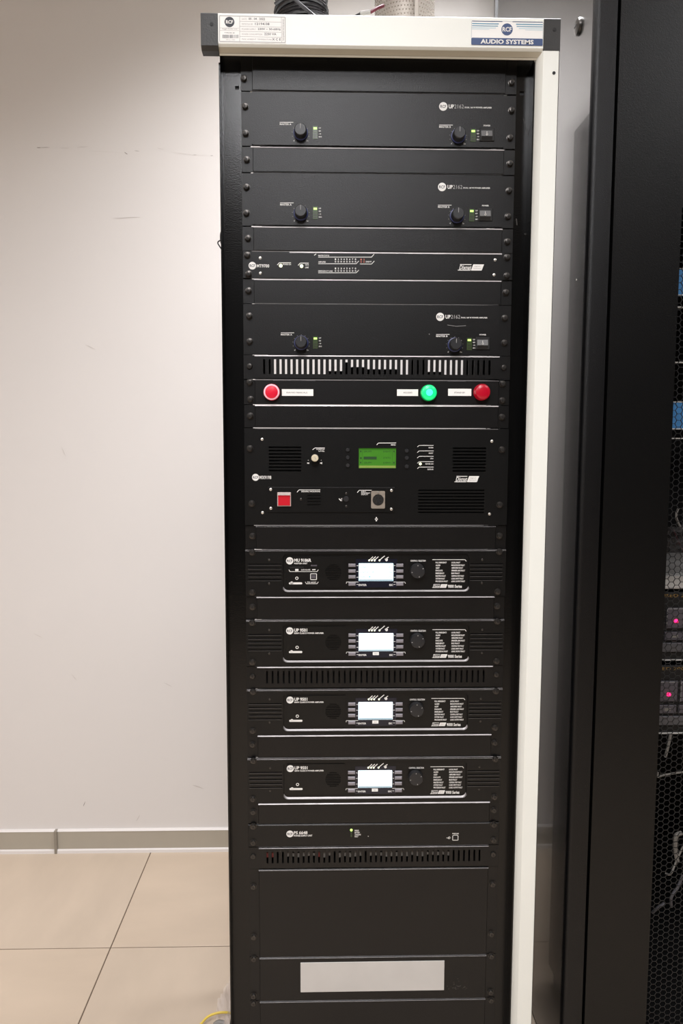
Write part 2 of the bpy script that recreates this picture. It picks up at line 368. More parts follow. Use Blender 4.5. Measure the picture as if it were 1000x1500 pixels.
# ================================================================== PANELS
K = {-1: 1.9668, 0: 1.9052, 2: 1.812, 3: 1.7688, 5: 1.6767, 6: 1.634, 7: 1.5862, 8: 1.5429, 10: 1.4526, 11: 1.409, 12: 1.3639, 13: 1.3221, 17: 1.144, 18: 1.0993,
     20: 1.0113, 21: .9675, 23: .8786, 24: .8351, 26: .7457, 27: .7009, 29: .6118, 30: .5692, 31: .5234, 32: .4787, 36: .298, 38: .2066, 41: .0755}
HX, CX = .2410, .2213
SCL = [(357, 114), (358.7, 155), (359.4, 194.5), (361, 233), (360.5, 273.4), (360.5, 311.5), (362.7, 348.5), (362, 373.8), (363.8, 401.3), (363.5, 425.5), (364.6, 462.6), (365.3, 500), (365.3, 536.5),
       (365.3, 559.8), (366.4, 584.7), (366, 609.3), (366, 657), (368.6, 737.6), (369.4, 785.6), (369.4, 809), (369.4, 867.6), (369.4, 889.6), (369.6, 912), (369.6, 969.6), (369.6, 991), (370.6, 1013), (370, 1070),
       (369.6, 1091.6), (371, 1114), (370.4, 1169.8), (370.4, 1190.3), (370.9, 1210.5), (370.9, 1234), (370.4, 1255), (370.9, 1300), (371.5, 1373.8), (371.5, 1405.8), (371, 1460.4), (371, 1470.8)]
SCR = [(749.6, 120), (749.6, 160.8), (747.4, 201), (747.3, 239), (745.9, 278.5), (744.4, 316.6), (743.7, 353.3), (742.6, 377), (742.2, 404), (741.5, 428), (739.8, 465.6), (739.3, 502), (737.8, 538.5),
       (736.7, 562), (736, 586.6), (735.6, 610.9), (735, 658.6), (731.6, 739.4), (732, 785), (731, 808), (728.6, 866.4), (728.6, 888.4), (728, 910), (727, 968), (727, 988.6), (726, 1012), (724.6, 1065.4),
       (725, 1088.6), (725, 1111.4), (723.6, 1166.7), (723.6, 1187.7), (722.9, 1207.6), (722.9, 1230.4), (722.4, 1252), (721.9, 1296.4), (719.9, 1369.4), (719.9, 1401.9), (718.9, 1454.7), (719.4, 1466.4)]
SW = [(x, z) for x, z in [at(a, b, -.004) for a, b in SCL+SCR]]
# screw: washer, domed head with a cross recess
sb = MB(); sb.lathe(0, 0, [(.0062, .0002), (.0062, -.001), (.0052, -.0012), (.0052, -.0036), (.0044, -.0050), (.0028, -.0054)], 14)
SCREW = sb.mesh('screw', M['screw'])
rb = MB(); rb.box(-.0026, .0026, -.00555, -.005, -.0005, .0005).box(-.0005, .0005, -.00555, -.005, -.0026, .0026); RECESS = rb.mesh('cross_recess', M['inner'])
ss = MB(); ss.lathe(0, 0, [(.0026, 0), (.0026, -.0008), (.0014, -.0014)], 10); SMALL = ss.mesh('small_screw', M['steel'])
sd = MB(); sd.lathe(0, 0, [(.0021, 0), (.0021, -.0004), (.0012, -.0009)], 10); SMALLD = sd.mesh('small_screw', M['screw'])
def face_y(x): return 0
class Dev:
    def __init__(s, name, label, cat, kt, kb, group=None):
        s.zt, s.zb = K[kt]-.0007, K[kb]+.0007; s.zc = (s.zt+s.zb)/2; s.h = s.zt-s.zb; s.fy = 0
        s.o = thing(name, label, cat, (0, 0, s.zc), group)
    def L(s, px, py, Y=-.004):
        x, z = at(px, py, Y); return x, z-s.zc
    def mk(s, mb, name, m, lab=None):
        o = mb.make(name, m, s.o)
        if 'lettering' in name or name in ('dial_ticks', 'dial_marks', 'chalk_smudge'): o['kind'] = 'stuff'
        if lab: o['label'] = lab
        return o
    def screws(s, sl=None, yy=0):
        for x, z in SW:
            if s.zb-.001 <= z <= s.zt+.001 and not any(abs(x-q[0]) < .01 and abs(z-q[1]) < .004 for q in USED):
                USED.append((x, z)); e = link('screw', SCREW, s.o, (x, yy, z-s.zc)); rr = link('cross_recess', RECESS, e); rr.rotation_euler = (0, random.uniform(0, 1.5), 0)
    def box(s, name, m, px0, px1, py0, py1, y0, y1, b=0, lab=None):      # px rectangle at depth y0
        (x0, z1), (x1, z0) = s.L(px0, py0, y0), s.L(px1, py1, y0)
        mb = MB(); mb.bev(x0, x1, y0, y1, z0, z1, b) if b else mb.box(x0, x1, y0, y1, z0, z1)
        return s.mk(mb, name, m, lab)
    def txt(s, mb, t, px0, px1, py0, py1, y, **k):
        (x0, z1), (x1, z0) = s.L(px0, py0, y), s.L(px1, py1, y); mb.text(t, x0, x1, z0, z1, y, **k)
    def ln(s, mb, pts, wpx, y): mb.line([s.L(a, b, y) for a, b in pts], wpx*.00125, y)
    def rim(s, y, x0=-CX, x1=CX, m='edge', t=.0019):   # folded top edge, caught light painted in as a pale strip
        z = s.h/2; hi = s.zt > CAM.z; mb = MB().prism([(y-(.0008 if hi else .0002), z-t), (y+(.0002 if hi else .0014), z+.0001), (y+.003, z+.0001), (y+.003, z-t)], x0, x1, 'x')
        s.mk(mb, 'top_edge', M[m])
    def logo(s, px, py, rpx, y, dark=False):
        x, z = s.L(px, py, y); r = rpx*.00125
        o = s.mk(MB().disc(x, z, r, y-.0002, y, 28), 'round_logo', M['blackprint' if dark else 'print'])
        MB().text('RCF', x-r*.72, x+r*.72, z-r*.36, z+r*.36, y-.0004, bold=.02).make('logo_lettering', M['print' if dark else 'blackprint'], o)
    def badge(s, px0, px1, py0, py1, y):
        (x0, z1), (x1, z0) = s.L(px0, py0, y), s.L(px1, py1, y); w, h = x1-x0, z1-z0; k = h*.35
        a = MB(); P = [(x0+k, z1-h*.05), (x0+w*.52, z1-h*.05)]; a.line(P, h*.12, y); a.line([(x0, z0+h*.05), (x0+w*.48, z0+h*.05)], h*.12, y)
        a.text('Dixnat', x0+w*.05, x0+w*.52, z0+h*.16, z1-h*.16, y, bold=.015, shear=.3)
        xs = x0+w*.5
        a.prism([(xs, z0), (xs+k*1.1, z1), (x1, z1), (x1-k*1.1, z0)], y-.0001, y)
        o = s.mk(a, 'system_badge', M['print'])
        MB().text('digital', xs+w*.12, xs+w*.36, z0+h*.56, z0+h*.78, y-.0003).text('system', xs+w*.10, xs+w*.38, z0+h*.20, z0+h*.42, y-.0003).make('badge_lettering', M['dimprint'], o)
    def dome(s, name, m, px, py, rpx, y0, y1, n=16, lab=None):
        x, z = s.L(px, py, y0); r = rpx*.00125
        return s.mk(MB().lathe(x, z, [(r, y1), (r, y0+r*.25), (r*.8, y0)], n), name, m, lab)
    def small(s, px, py, y, dark=False):
        x, z = s.L(px, py, y); link('small_screw', SMALLD if dark else SMALL, s.o, (x, y, z))
USED = []

# ---------- blank panels
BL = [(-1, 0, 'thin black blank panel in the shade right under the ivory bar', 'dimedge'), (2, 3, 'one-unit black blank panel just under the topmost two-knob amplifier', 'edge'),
      (5, 6, 'one-unit black blank panel just above the thin router with printed digits', 'edge'), (7, 8, 'one-unit black blank panel between the thin router and third two-knob amplifier', 'edge'),
      (12, 13, 'one-unit black blank panel between the coloured buttons and the green screen unit', 'edge'), (17, 18, 'one-unit black blank panel right under the tall green screen unit', 'edge'),
      (20, 21, 'one-unit black blank panel under the topmost pale-screen unit', 'edge'), (26, 27, 'one-unit black blank panel between the two lowest pale-screen amplifiers', 'edge'),
      (29, 30, 'one-unit black blank panel between the lowest pale-screen amplifier and power supply', 'edge'), (32, 36, 'tallest black blank panel, below the lowest slotted panel', 'edge'),
      (36, 38, 'two-unit black blank panel that carries the pale grey label', 'edge'), (38, 41, 'lowest black blank panel at the foot of the rack', 'edge')]
for kt, kb, lab, em in BL:
    d = Dev('blank_panel', lab, 'blank panel', kt, kb, 'black blank panels in the rack'); h = d.h/2
    d.mk(MB().box(-HX, HX, .0, .0024, -h, h), 'mounting_plate', M['panel'])
    d.mk(MB().bev(-CX, CX, -.003, .0, -h, h, .0008), 'raised_face', M['panel'])
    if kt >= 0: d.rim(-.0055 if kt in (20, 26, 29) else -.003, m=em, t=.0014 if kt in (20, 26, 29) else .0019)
    d.screws()
    if kt == 36:
        x0, z1 = at(440, 1410, -.0034); x1, z0 = at(650, 1450, -.0034)
        tag(MB().bev(x0, x1, -.0012, 0, z0, z1, .0003).make('paper_label', M['greylab'], None, (0, -.0032, 0)), 'long blank pale grey label low on a black panel', 'label')
        q = MB(); random.seed(3)
        for i in range(26):
            px, py = 668+random.gauss(0, 7), 1450-abs(random.gauss(0, 5)); a, b = d.L(px, min(py, 1456), -.0031); q.disc(a, b, random.uniform(.0005, .0014), -.00315, -.003, 7)
        o = d.mk(q, 'chalk_smudge', M['dust'])
# ---------- two-knob amplifiers
amp = Dev('power_amplifier', 'topmost black two-knob amplifier, directly below the shaded blank panel', 'amplifier', 0, 2, 'two-knob power amplifiers')
AH = .0447
amp.mk(MB().box(-HX, HX, 0, .0024, -AH, AH), 'rack_ear', M['panel'])
for sx_ in (-.2232, .2196): amp.mk(MB().box(sx_, sx_+.0007, -.0006, 0, -AH+.001, AH-.001), 'seam_shade', M['inner'])  # dark strips drawn for the shading line along the plate edges
amp.mk(MB().prism(rrect(-.2225, .2195, -AH+.0006, AH-.0002, .003), -.004, 0), 'front_plate', M['panel'])
amp.mk(MB().box(-.215, .215, .003, .26, -AH+.028, AH-.003), 'chassis', M['chassis'])
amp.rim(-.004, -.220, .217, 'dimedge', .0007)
FY = -.0042
lt = MB(); dm = MB(); tk = MB()
for px, nm, tx0 in ((440, 'MASTER A', 409.5), (672, 'MASTER B', 643)):
    cy = 192 if px == 440 else 196.5
    x, z = amp.L(px, cy, -.012)
    kn = amp.mk(MB().lathe(x, z, [(.0128, FY), (.0128, -.006), (.0118, -.0066)], 28), 'knob_skirt', M['bluering'])
    amp.mk(MB().lathe(x, z, [(.0112, -.0066), (.0108, -.010), (.0104, -.020), (.0092, -.0215)], 28), 'volume_knob', M['knob'])
    amp.mk(MB().box(x-.0004, x+.0004, -.0218, -.0214, z+.001, z+.009), 'pointer', M['dimprint'])
    for i in range(11):
        a = math.radians(-135+27*i); r0, r1 = .0142, .0158
        tk.line([(x+r0*math.sin(a), z-.001+r0*math.cos(a)), (x+r1*math.sin(a), z-.001+r1*math.cos(a))], .0005, FY)
    o = 13 if px == 440 else 12
    lt.text('0', x-.0125, x-.0108, z-.0142, z-.0122, FY); lt.text('10', x+.0102, x+.0132, z-.0142, z-.0122, FY)
    yy = cy-10.5 if px == 440 else cy-11
    amp.ln(lt, [(tx0, yy-2.3), (tx0+20, yy-2.3)], .8, FY); amp.txt(lt, nm, tx0, tx0+17, yy-1, yy+1.8, FY, bold=.02)
    wx = 458 if px == 440 else 689.5
    wy = cy-7.5 if px == 440 else cy-8
    amp.box('level_window', M['leddim'], wx, wx+7, wy, wy+19, -.0048, -.004)
    amp.box('led', M['ledg'], wx+1, wx+6, wy+2.0, wy+4.8, -.0053, -.0047, lab='lit green level light')
    for q, (yy2, m2) in enumerate(((7, 'leddim'), (11, 'ledoff'), (15, 'ledoff'))): amp.box('led', M[m2], wx+1, wx+6, wy+yy2, wy+yy2+2.2, -.0051, -.0047)
    for q, s2 in enumerate(('CLIP', '0', '-10', 'SIG')): amp.txt(lt, s2, wx+8.6, wx+12+(q == 3), wy+2+4.3*q, wy+3.9+4.3*q, FY, bold=.02)
amp.mk(tk, 'dial_ticks', M['dimprint'])
amp.logo(649, 156, 5.8, FY)
amp.txt(lt, 'UP', 657, 664.6, 153, 159, FY, bold=.03); amp.txt(lt, 'DUAL 160 W POWER AMPLIFIER', 680.5, 720, 156.2, 159, FY, bold=.02)
amp.txt(lt, 'POWER', 708.2, 718, 182.8, 185.2, FY, bold=.02)
amp.mk(lt, 'white_lettering', M['print']); amp.txt(dm, '2162', 665.2, 679, 153, 159, FY); amp.mk(dm, 'grey_lettering', M['dimprint'])
sw_ = amp.box('switch_frame', M['inner'], 702.5, 723.5, 187, 206.5, -.0062, -.004, .0008)
(x0, z1), (x1, z0) = amp.L(705, 190.5, -.008), amp.L(720.8, 204.5, -.008); zm = z0+(z1-z0)*.36
MB().add([(x0, -.0063, z1), (x1, -.0063, z1), (x1, -.0088, zm), (x0, -.0088, zm), (x1, -.0064, z0), (x0, -.0064, z0), (x0, -.0058, z1), (x1, -.0058, z1), (x1, -.0058, z0), (x0, -.0058, z0)],
         [(0, 1, 2, 3), (6, 7, 1, 0), (9, 8, 7, 6), (5, 4, 8, 9), (0, 3, 5, 9, 6), (1, 7, 8, 4, 2)]).make('rocker', M['grey'], sw_)
MB().add([(x0, -.0089, zm), (x1, -.0089, zm), (x1, -.0065, z0), (x0, -.0065, z0)], [(0, 1, 2, 3)]).make('rocker_foot', M['inner'], sw_)
xm = (x0+x1)/2; MB().box(xm-.0003, xm+.0003, -.0086, -.0066, z1-.006, z1-.002).ring(xm, zm+.0026, .0011, .0016, -.0096, -.0085, 12).make('rocker_marks', M['print'], sw_)
A2 = copy_thing(amp.o, 'second black two-knob amplifier from the top of the rack', (0, 0, (K[3]+K[5])/2))
A3 = copy_thing(amp.o, 'third black two-knob amplifier, directly above the bright-slotted vent panel', (0, 0, (K[8]+K[10])/2))
def screws_on(o, zt, zb, yy=0):
    z0 = o.location.z
    for x, z in SW:
        if zb-.001 <= z <= zt+.001 and not any(abs(x-q[0]) < .01 and abs(z-q[1]) < .004 for q in USED):
            USED.append((x, z)); e = link('screw', SCREW, o, (x, yy, z-z0)); rr = link('cross_recess', RECESS, e); rr.rotation_euler = (0, random.uniform(0, 1.5), 0)
screws_on(amp.o, K[0], K[2]); screws_on(A2, K[3], K[5]); screws_on(A3, K[8], K[10])
# smudges on the third amplifier
q = MB()
for pts, wd in [([(528, 474), (536, 477)], .0012), ([(545, 494), (553, 498)], .002), ([(440, 472), (446, 472)], .0006)]:
    q.line([(at(x, y, -.0043)[0], at(x, y, -.0043)[1]-A3.location.z) for x, y in pts], wd, -.0043)
q.make('dark_smudge', M['inner'], A3)
q = MB()
for pts, wd in [([(655, 476), (668, 478), (682, 477)], .0006), ([(628, 489), (629, 490)], .0012)]:
    q.line([(at(x, y, -.0043)[0], at(x, y, -.0043)[1]-A3.location.z) for x, y in pts], wd, -.0043)
q.make('pale_scratch', M['dimprint'], A3)

# ---------- slotted vent panels
def vent(kt, kb, lab, pa, pb, n, ya, yb, wpx):
    d = Dev('vent_panel', lab, 'vent panel', kt, kb, 'slotted vent panels'); h = d.h/2
    hs = []
    for i in range(n):
        t = i/(n-1); px = pa+(pb-pa)*t
        x, z1 = d.L(px, ya, -.002); _, z0 = d.L(px, yb, -.002); hw = wpx*.00062
        hs.append((x-hw, x+hw, z0, z1))
    z0 = sum(q[2] for q in hs)/n; z1 = sum(q[3] for q in hs)/n
    hs = [(a, b, z0, z1) for a, b, _, _ in hs]
    d.mk(MB().holes(-CX, CX, -h, h, -.003, -.0015, hs), 'slotted_face', M['panel'])
    for sx in (-1, 1): d.mk(MB().box(*sorted((sx*HX, sx*CX)), -.002, .0024, -h, h), 'rack_ear', M['panel'])
    d.mk(MB().box(-CX, CX, -.003, .012, h-.0014, h).box(-CX, CX, -.003, .012, -h, -h+.0014), 'folded_flange', M['panel'])
    d.rim(-.0055 if kt == 23 else -.0032, m='edge', t=.0014 if kt == 23 else .0019); d.screws(); return d, hs
v1, h1 = vent(10, 11, 'slotted vent panel with daylight-bright slots under the third amplifier', 386.6, 716.7, 42, 527, 548.5, 3.1)
v2, h2 = vent(23, 24, 'slotted vent panel with dark slots between pale-screen amplifiers', 391, 708, 40, 982, 1000, 2.6)
v3, h3 = vent(31, 32, 'slotted vent panel with reddish specks under the power supply', 391.5, 702, 42, 1246, 1262.5, 2.9)
# dark wiring behind the bright slots
def behind(dev, hs, i0, i1, zlo, zhi, y=.05):   # cable bundle that fills slots i0..i1 between fractions
    f = (y-CAM.y)/(-.002-CAM.y)
    xa = CAM.x+(hs[i0][0]-.0015-CAM.x)*f; xb = CAM.x+(hs[i1][1]+.0015-CAM.x)*f
    za, zb = hs[0][2]+dev.zc, hs[0][3]+dev.zc
    A = CAM.z+(za+(zb-za)*zlo-CAM.z)*f; B = CAM.z+(za+(zb-za)*zhi-CAM.z)*f
    return xa, xb, A, B
for i0, i1, lo, hi in [(0, 1, -.2, 1.2), (12, 14, -.2, .22), (15, 15, -.2, .82), (16, 18, -.2, .5), (19, 24, -.2, .36), (27, 29, -.2, 1.2), (30, 32, -.2, .2), (37, 41, -.2, 1.2)]:
    xa, xb, A, B = behind(v1, h1, i0, i1, lo, hi)
    rk(MB().prism(rrect(xa, xb, A, B, min(xb-xa, B-A)*.18, 3), .05, .062), 'wiring_loom', M['cable'])
rk(MB().box(-.225, .225, .015, .02, K[24]-.001, K[23]+.001), 'inner_baffle', M['inner'])
za = v3.zc+h3[0][2]
for i in range(42):  # grey blocks stand for the lit view seen through the slots
    if i in (2, 3, 13, 19, 36, 37, 38, 39, 40, 41): continue
    hh = random.uniform(.45, .62)
    xa, xb, A, B = behind(v3, h3, i, i, hh, random.choice((.95, 1.1, .85)), .004)
    rk(MB().box(xa, xb, .004, .006, A, B), 'pale_slot_block', M['cableg'])
for i in (0, 1, 10): 
    xa, xb, A, B = behind(v3, h3, i, i, .5, .95, .003); rk(MB().box(xa, xb, .003, .0038, A, B), 'red_terminal', M['dullred'])
rk(MB().box(-.225, .225, .02, .024, K[32]-.001, K[31]+.001), 'inner_baffle', M['inner'])

# ---------- thin router with rows of digits
d = Dev('audio_router', 'thin black one-unit router with two lit indicators and rows of printed digits', 'audio router', 6, 7); h = d.h/2
d.mk(MB().bev(-HX, HX, -.003, .0024, -h, h, .0006), 'front_plate', M['panel2']); d.mk(MB().box(-.215, .215, .0024, .25, -h+.004, h-.004), 'chassis', M['chassis'])
d.rim(-.003, at(424, 371)[0], CX, 'edge', .0022); d.screws(yy=-.003)
Y = -.0032; lt = MB(); rd = MB()
d.logo(369.5, 389.2, 5.3, Y); d.txt(lt, 'MT9700', 376, 394.2, 387, 392, Y, bold=.02)
for a, b in ((381, 378), (381.3, 400.3), (724.8, 380.8), (723.3, 402.7)): d.small(a, b, -.003)
for px, py, t in ((411, 389, ('POWER ON',)), (441.5, 389.6, ('DATA', 'LINK'))):
    d.dome('led', M['ledw'], px, py, 2.4, -.0044, -.003, 12, 'lit pale green indicator')
    e = 426 if px < 430 else 452
    d.ln(lt, [(px-5, py-.8), (px-2, py-4.2), (e, py-4.2)], .9, Y)
    for k2, s2 in enumerate(t): d.txt(lt, s2, px+3.2 if len(t) == 1 else px+5.5, e, py-3+4*k2, py-.6+4*k2, Y, bold=.02)
d.ln(lt, [(460, 374), (463, 371.8)], .9, Y)
for t, x0, x1, ty, ly, xe, yr in (('MASTER STATUS', 466, 482, 373.2, 376.6, 544, 372.2), ('AMPLIFIER', 466, 477, 382.6, 386.3, 521.5, 382.3), ('EMERGENCY LINE', 466, 487, 396, 399.6, 521.5, 395.6)):
    d.txt(lt, t, x0, x1, ty, ty+2.2, Y, bold=.02); d.ln(lt, [(x0, ly), (xe, ly), (xe+3.8, yr)], .8, Y)
for r, (yd, yc) in enumerate(((378.6, 383.3), (392, 396.8))):
    for i in range(8):
        px = 491.2+4.18*i; d.txt(lt, str(i+1), px-.9, px+.9, yd, yd+2.4, Y, bold=.02); x, z = d.L(px, yc, Y); lt.ring(x, z, .0007, .0013, Y, -.003, 10)
for i in range(2):
    px = 528.7+4.3*i; d.txt(rd, str(i+1), px-.9, px+.9, 379, 381.4, Y, bold=.02); x, z = d.L(px, 383.6, Y); rd.ring(x, z, .0007, .0013, Y, -.003, 10)
d.txt(lt, 'ZONE PTT', 535.3, 544, 382.4, 384.6, Y, bold=.02); d.ln(lt, [(527, 386.6), (544, 386.8), (548, 382.4)], .8, Y)
d.mk(lt, 'white_lettering', M['print']); d.mk(rd, 'red_lettering', M['redprint']); d.badge(670.5, 708.5, 387, 396.4, Y)

# ---------- panel with three round buttons
d = Dev('button_panel', 'black panel with red, green and dark red round lamps and three white labels', 'button panel', 11, 12); h = d.h/2
d.mk(MB().box(-HX, HX, .0, .0024, -h, h), 'mounting_plate', M['panel']); d.mk(MB().bev(-CX, CX, -.003, .0, -h, h, .0008), 'raised_face', M['panel'])
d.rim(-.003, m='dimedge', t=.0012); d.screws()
for a, b in ((400, 462), (655, 682)):  # pale strips painted for light showing along the top gap
    x0, x1 = at(a, 556)[0], at(b, 556)[0]; d.mk(MB().prism([(-.0036, h-.0016), (-.0018, h+.0006), (.0, h+.0006), (.0, h-.0016)], x0, x1, 'x'), 'bright_edge_strip', M['edge'])
Y = -.0032
def lamp(px, py, ms, names, dep=.016):
    x, z = d.L(px, py, -.012); r = .0148
    o = d.mk(MB().lathe(x, z, [(r, -.003), (r, -.003-dep*.5), (r*.96, -.003-dep*.62)], 32), names[0], ms[0])
    y = -.003-dep*.62
    if names[0] == 'push_button':
        MB().lathe(x, z, [(r*.96, y+.0002), (r*.95, y-.002), (r*.86, y-.003), (r*.78, y-.003)], 32).make('pale_bezel', ms[1], o)
        MB().lathe(x, z, [(r*.76, y-.0028), (r*.76, y-.0042), (r*.70, y-.0048)], 32).make('lens', ms[2], o)
    else:
        MB().lathe(x, z, [(r*.94, y+.0002), (r*.93, y-.003), (r*.86, y-.0055), (r*.7, y-.0068), (r*.45, y-.0075), (r*.2, y-.0077)], 32).make('lens', ms[2], o)
        if ms[1]: MB().lathe(x+.0, z-.0, [(r*.42, y-.0072), (r*.40, y-.0078), (r*.2, y-.0080)], 24).make('lens_core', ms[1], o)
lamp(397.5, 574.2, (M['redbtn2'], M['pinkring'], M['redbtn']), ('push_button',), .010)
lamp(628, 575.2, (M['greenrim'], M['greenc'], M['green']), ('green_lamp',), .014)
lamp(706.3, 574.2, (M['redbtn2'], None, M['redbtn2']), ('red_lamp',), .014)
for a, b, c, e, t, t0, t1 in ((412.6, 458.7, 570, 580, 'RIAVVIO MANUALE', 419.5, 450), (581.3, 612.1, 570.2, 580.1, 'ACCESO', 590.5, 603.5), (656.2, 690, 569.4, 580, 'STAND BY', 665, 681)):
    o = d.box('white_label', M['paper'], a, b, c, e, -.0034, -.003); mb = MB(); d.txt(mb, t, t0, t1, 573.9, 576.3, -.0036); mb.make('label_lettering', M['blackprint'], o)

# ---------- four-unit voice unit with green screen
d = Dev('voice_alarm_unit', 'tall black four-unit panel with green screen, red square button and round socket', 'control unit', 13, 17); h = d.h/2
hs = []; Y = -.0042
def slotset(px0, px1, py0, py1, n, frac=.5):
    (x0, z1), (x1, z0) = d.L(px0, py0, Y), d.L(px1, py1, Y); p = (z1-z0)/n
    return [(x0, x1, z0+p*i, z0+p*(i+frac)) for i in range(n)]
hs += slotset(393.5, 441, 651.5, 690.5, 8); hs += slotset(663.5, 711, 653, 691, 8); hs += slotset(612.5, 708.5, 714.5, 751.5, 8, .42)
(x0, z1), (x1, z0) = d.L(525.3, 656.5, Y), d.L(579.8, 686, Y); LCD = (x0, x1, z0, z1); hs.append(LCD)
d.mk(MB().holes(-HX, HX, -h, h, -.004, -.0005, hs), 'front_plate', M['panel2'])
for px0, px1, py0, py1 in ((391, 443, 649, 693), (661, 713, 650, 693), (610, 710, 712, 753)):
    (x0, z1), (x1, z0) = d.L(px0, py0, 0), d.L(px1, py1, 0); d.mk(MB().box(x0, x1, .003, .006, z0, z1), 'louvre_backing', M['inner'])
d.mk(MB().box(-.215, .215, .0065, .26, -h+.006, h-.006), 'chassis', M['chassis'])
for a, b in ((634, 650), (652, 668), (688, 706), (612, 632)):
    for k2 in range(3):
        (x0, z1), (x1, z0) = d.L(a, 716+9*k2, 0), d.L(b, 722+9*k2, 0); d.mk(MB().box(x0, x1, .0015, .0029, z0, z1), 'inner_bracket', M['panel'])
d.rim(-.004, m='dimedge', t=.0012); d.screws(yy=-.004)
o = d.mk(MB().box(LCD[0], LCD[1], -.0018, -.0005, LCD[2], LCD[3]), 'lcd_screen', M['lcdg'], 'lit green text screen')
x0, x1, z0, z1 = LCD; W, H = x1-x0, z1-z0
MB().box(x0+.0005, x1-.0005, -.0021, -.0018, z0+.0005, z0+H*.13).make('screen_foot', M['lcdg2'], o)
mb = MB().box(x0+W*.13, x0+W*.48, -.0021, -.0019, z0+H*.44, z0+H*.58)
for yy in (.83, .27): mb.text('GRUPPI', x0+W*.14, x0+W*.34, z0+H*(yy-.035), z0+H*(yy+.045), -.0020).text('EVENTI', x0+W*.66, x0+W*.86, z0+H*(yy-.035), z0+H*(yy+.045), -.0020)
mb.text('STATO', x0+W*.66, x0+W*.86, z0+H*.48, z0+H*.56, -.0020)
for xx in (.04, .93): mb.box(x0+W*xx, x0+W*(xx+.03), -.0021, -.0019, z0+H*.8, z0+H*.88).box(x0+W*xx, x0+W*(xx+.03), -.0021, -.0019, z0+H*.24, z0+H*.32)
mb.box(x0+W*.04, x0+W*.08, -.0021, -.0019, z0+H*.46, z0+H*.55)
mb.line([(x0+W*.1, z0+H*.2), (x0+W*.1, z0+H*.92), (x0+W*.9, z0+H*.92), (x0+W*.9, z0+H*.2)], .0003, -.0020)
mb.make('screen_lettering', M['lcdt'], o)
x, z = d.L(461, 671, -.02)
o = d.mk(MB().lathe(x, z, [(.0072, -.004), (.0072, -.010), (.0066, -.0185)], 24), 'volume_knob', M['knob'])
MB().lathe(x, z, [(.0064, -.0185), (.0064, -.0205), (.0056, -.0212)], 24).make('knob_cap', M['brass'], o)
MB().add([(x-.001, -.0214, z+.002), (x-.0004, -.0214, z+.0023), (x+.003, -.0214, z-.0028), (x+.0024, -.0214, z-.003)], [(0, 1, 2, 3)]).make('cap_mark', M['dimprint'], o)
for px, ys in ((509.3, (659, 670.3, 682)), (595.8, (660.5, 670.8, 683.5))):
    for py in ys: d.dome('menu_button', M['knob'], px, py, 3.0, -.0068, -.004, 14)
lt = MB()
d.ln(lt, [(457.5, 659), (461, 656.2), (475.5, 656.2)], .9, Y); d.txt(lt, 'MONITOR', 463, 475.3, 657.3, 659.2, Y, bold=.02); d.txt(lt, 'LEVEL', 466.5, 475.3, 659.9, 661.8, Y, bold=.02)
for sx, px in ((-1, 451.3), (1, 470.3)):
    a, b = d.L(px, 678.4, Y); k2 = .0016+.0006*(sx > 0); lt.box(a-.002, a, Y, Y+.0002, b-.0010, b+.0010).add([(a-.0008, Y, b), (a+.0016, Y, b+k2), (a+.0016, Y, b-k2)], [(0, 1, 2)]); a, b = d.L(451.3 if sx < 0 else 470.3, 674.2, Y); lt.disc(a, b, .0006, Y, -.004, 8)
d.ln(lt, [(551.5, 651.8), (554, 649), (580, 648.8)], .9, Y); d.txt(lt, 'MENU', 572.5, 579.3, 650.7, 652.8, Y, bold=.02)
for i, (t, a, yy) in enumerate((('ALARM', 627.5, 652.4), ('ALERT', 627.5, 660.5), ('CPU', 630, 668.4), ('POWER ON', 623, 676.3), ('DATA IN', 626, 684.2))):
    d.ln(lt, [(611, yy+2.4), (613.8, yy), (634.8, yy)], .7, Y); d.txt(lt, t, a, 634.3, yy+2.3, yy+4.3, Y, bold=.02)
d.dome('led', M['ledw'], 615.5, 679.6, 1.9, -.0052, -.004, 12, 'lit pale indicator')
d.logo(374.2, 699.2, 5.1, Y); d.txt(lt, 'MX9198', 380, 397.2, 696.8, 702, Y, bold=.02)
d.badge(665.5, 701.5, 697.3, 706.2, Y)
for a, b in ((383.8, 643.5), (384.5, 751), (720, 646.4), (716.7, 752.9)): d.small(a, b, -.004)
# sub panel
sy = -.006
(x0, z1), (x1, z0) = d.L(392.5, 713.6, sy), d.L(577.3, 750.3, sy)
(a0, b1), (a1, b0) = d.L(450, 722.3, sy), d.L(469.6, 740.6, sy); p = (b1-b0)/4
sp = d.mk(MB().holes(x0, x1, z0, z1, sy, -.0042, [(a0, a1, b0+p*i, b0+p*(i+.5)) for i in range(4)]), 'sub_panel', M['panel2'])
d.mk(MB().prism([(sy-.0001, z1-.0009), (sy+.0009, z1+.0001), (sy+.0018, z1+.0001), (sy+.0018, z1-.0009)], x0, x1, 'x'), 'sub_panel_edge', M['dimedge'])
YS = sy-.0002
for a, b in ((396.4, 717), (396.6, 744.6), (440.6, 731.2), (507, 722.8), (507, 741.5), (573.2, 718.4), (573, 745.8)): d.small(a, b, sy, dark=(a == 440.6 or a == 507))
(x0, z1), (x1, z0) = d.L(406, 721.3, -.010), d.L(426, 741.7, -.010)
o = d.mk(MB().bev(x0, x1, -.010, sy, z0, z1, .0006), 'emergency_button', M['pinkring'], 'square red emergency button with pale rim')
o.data.materials[0] = mat('pale_button_frame', (196, 178, 174), .4)
MB().bev(x0+.0014, x1-.0014, -.0112, -.0098, z0+.0014, z1-.0055, .0006).make('red_face', M['redflat'], o)
MB().box(x0+.001, x1-.001, -.0140, -.0102, z1-.0048, z1-.0006).make('clear_flap', M['clear'], o)
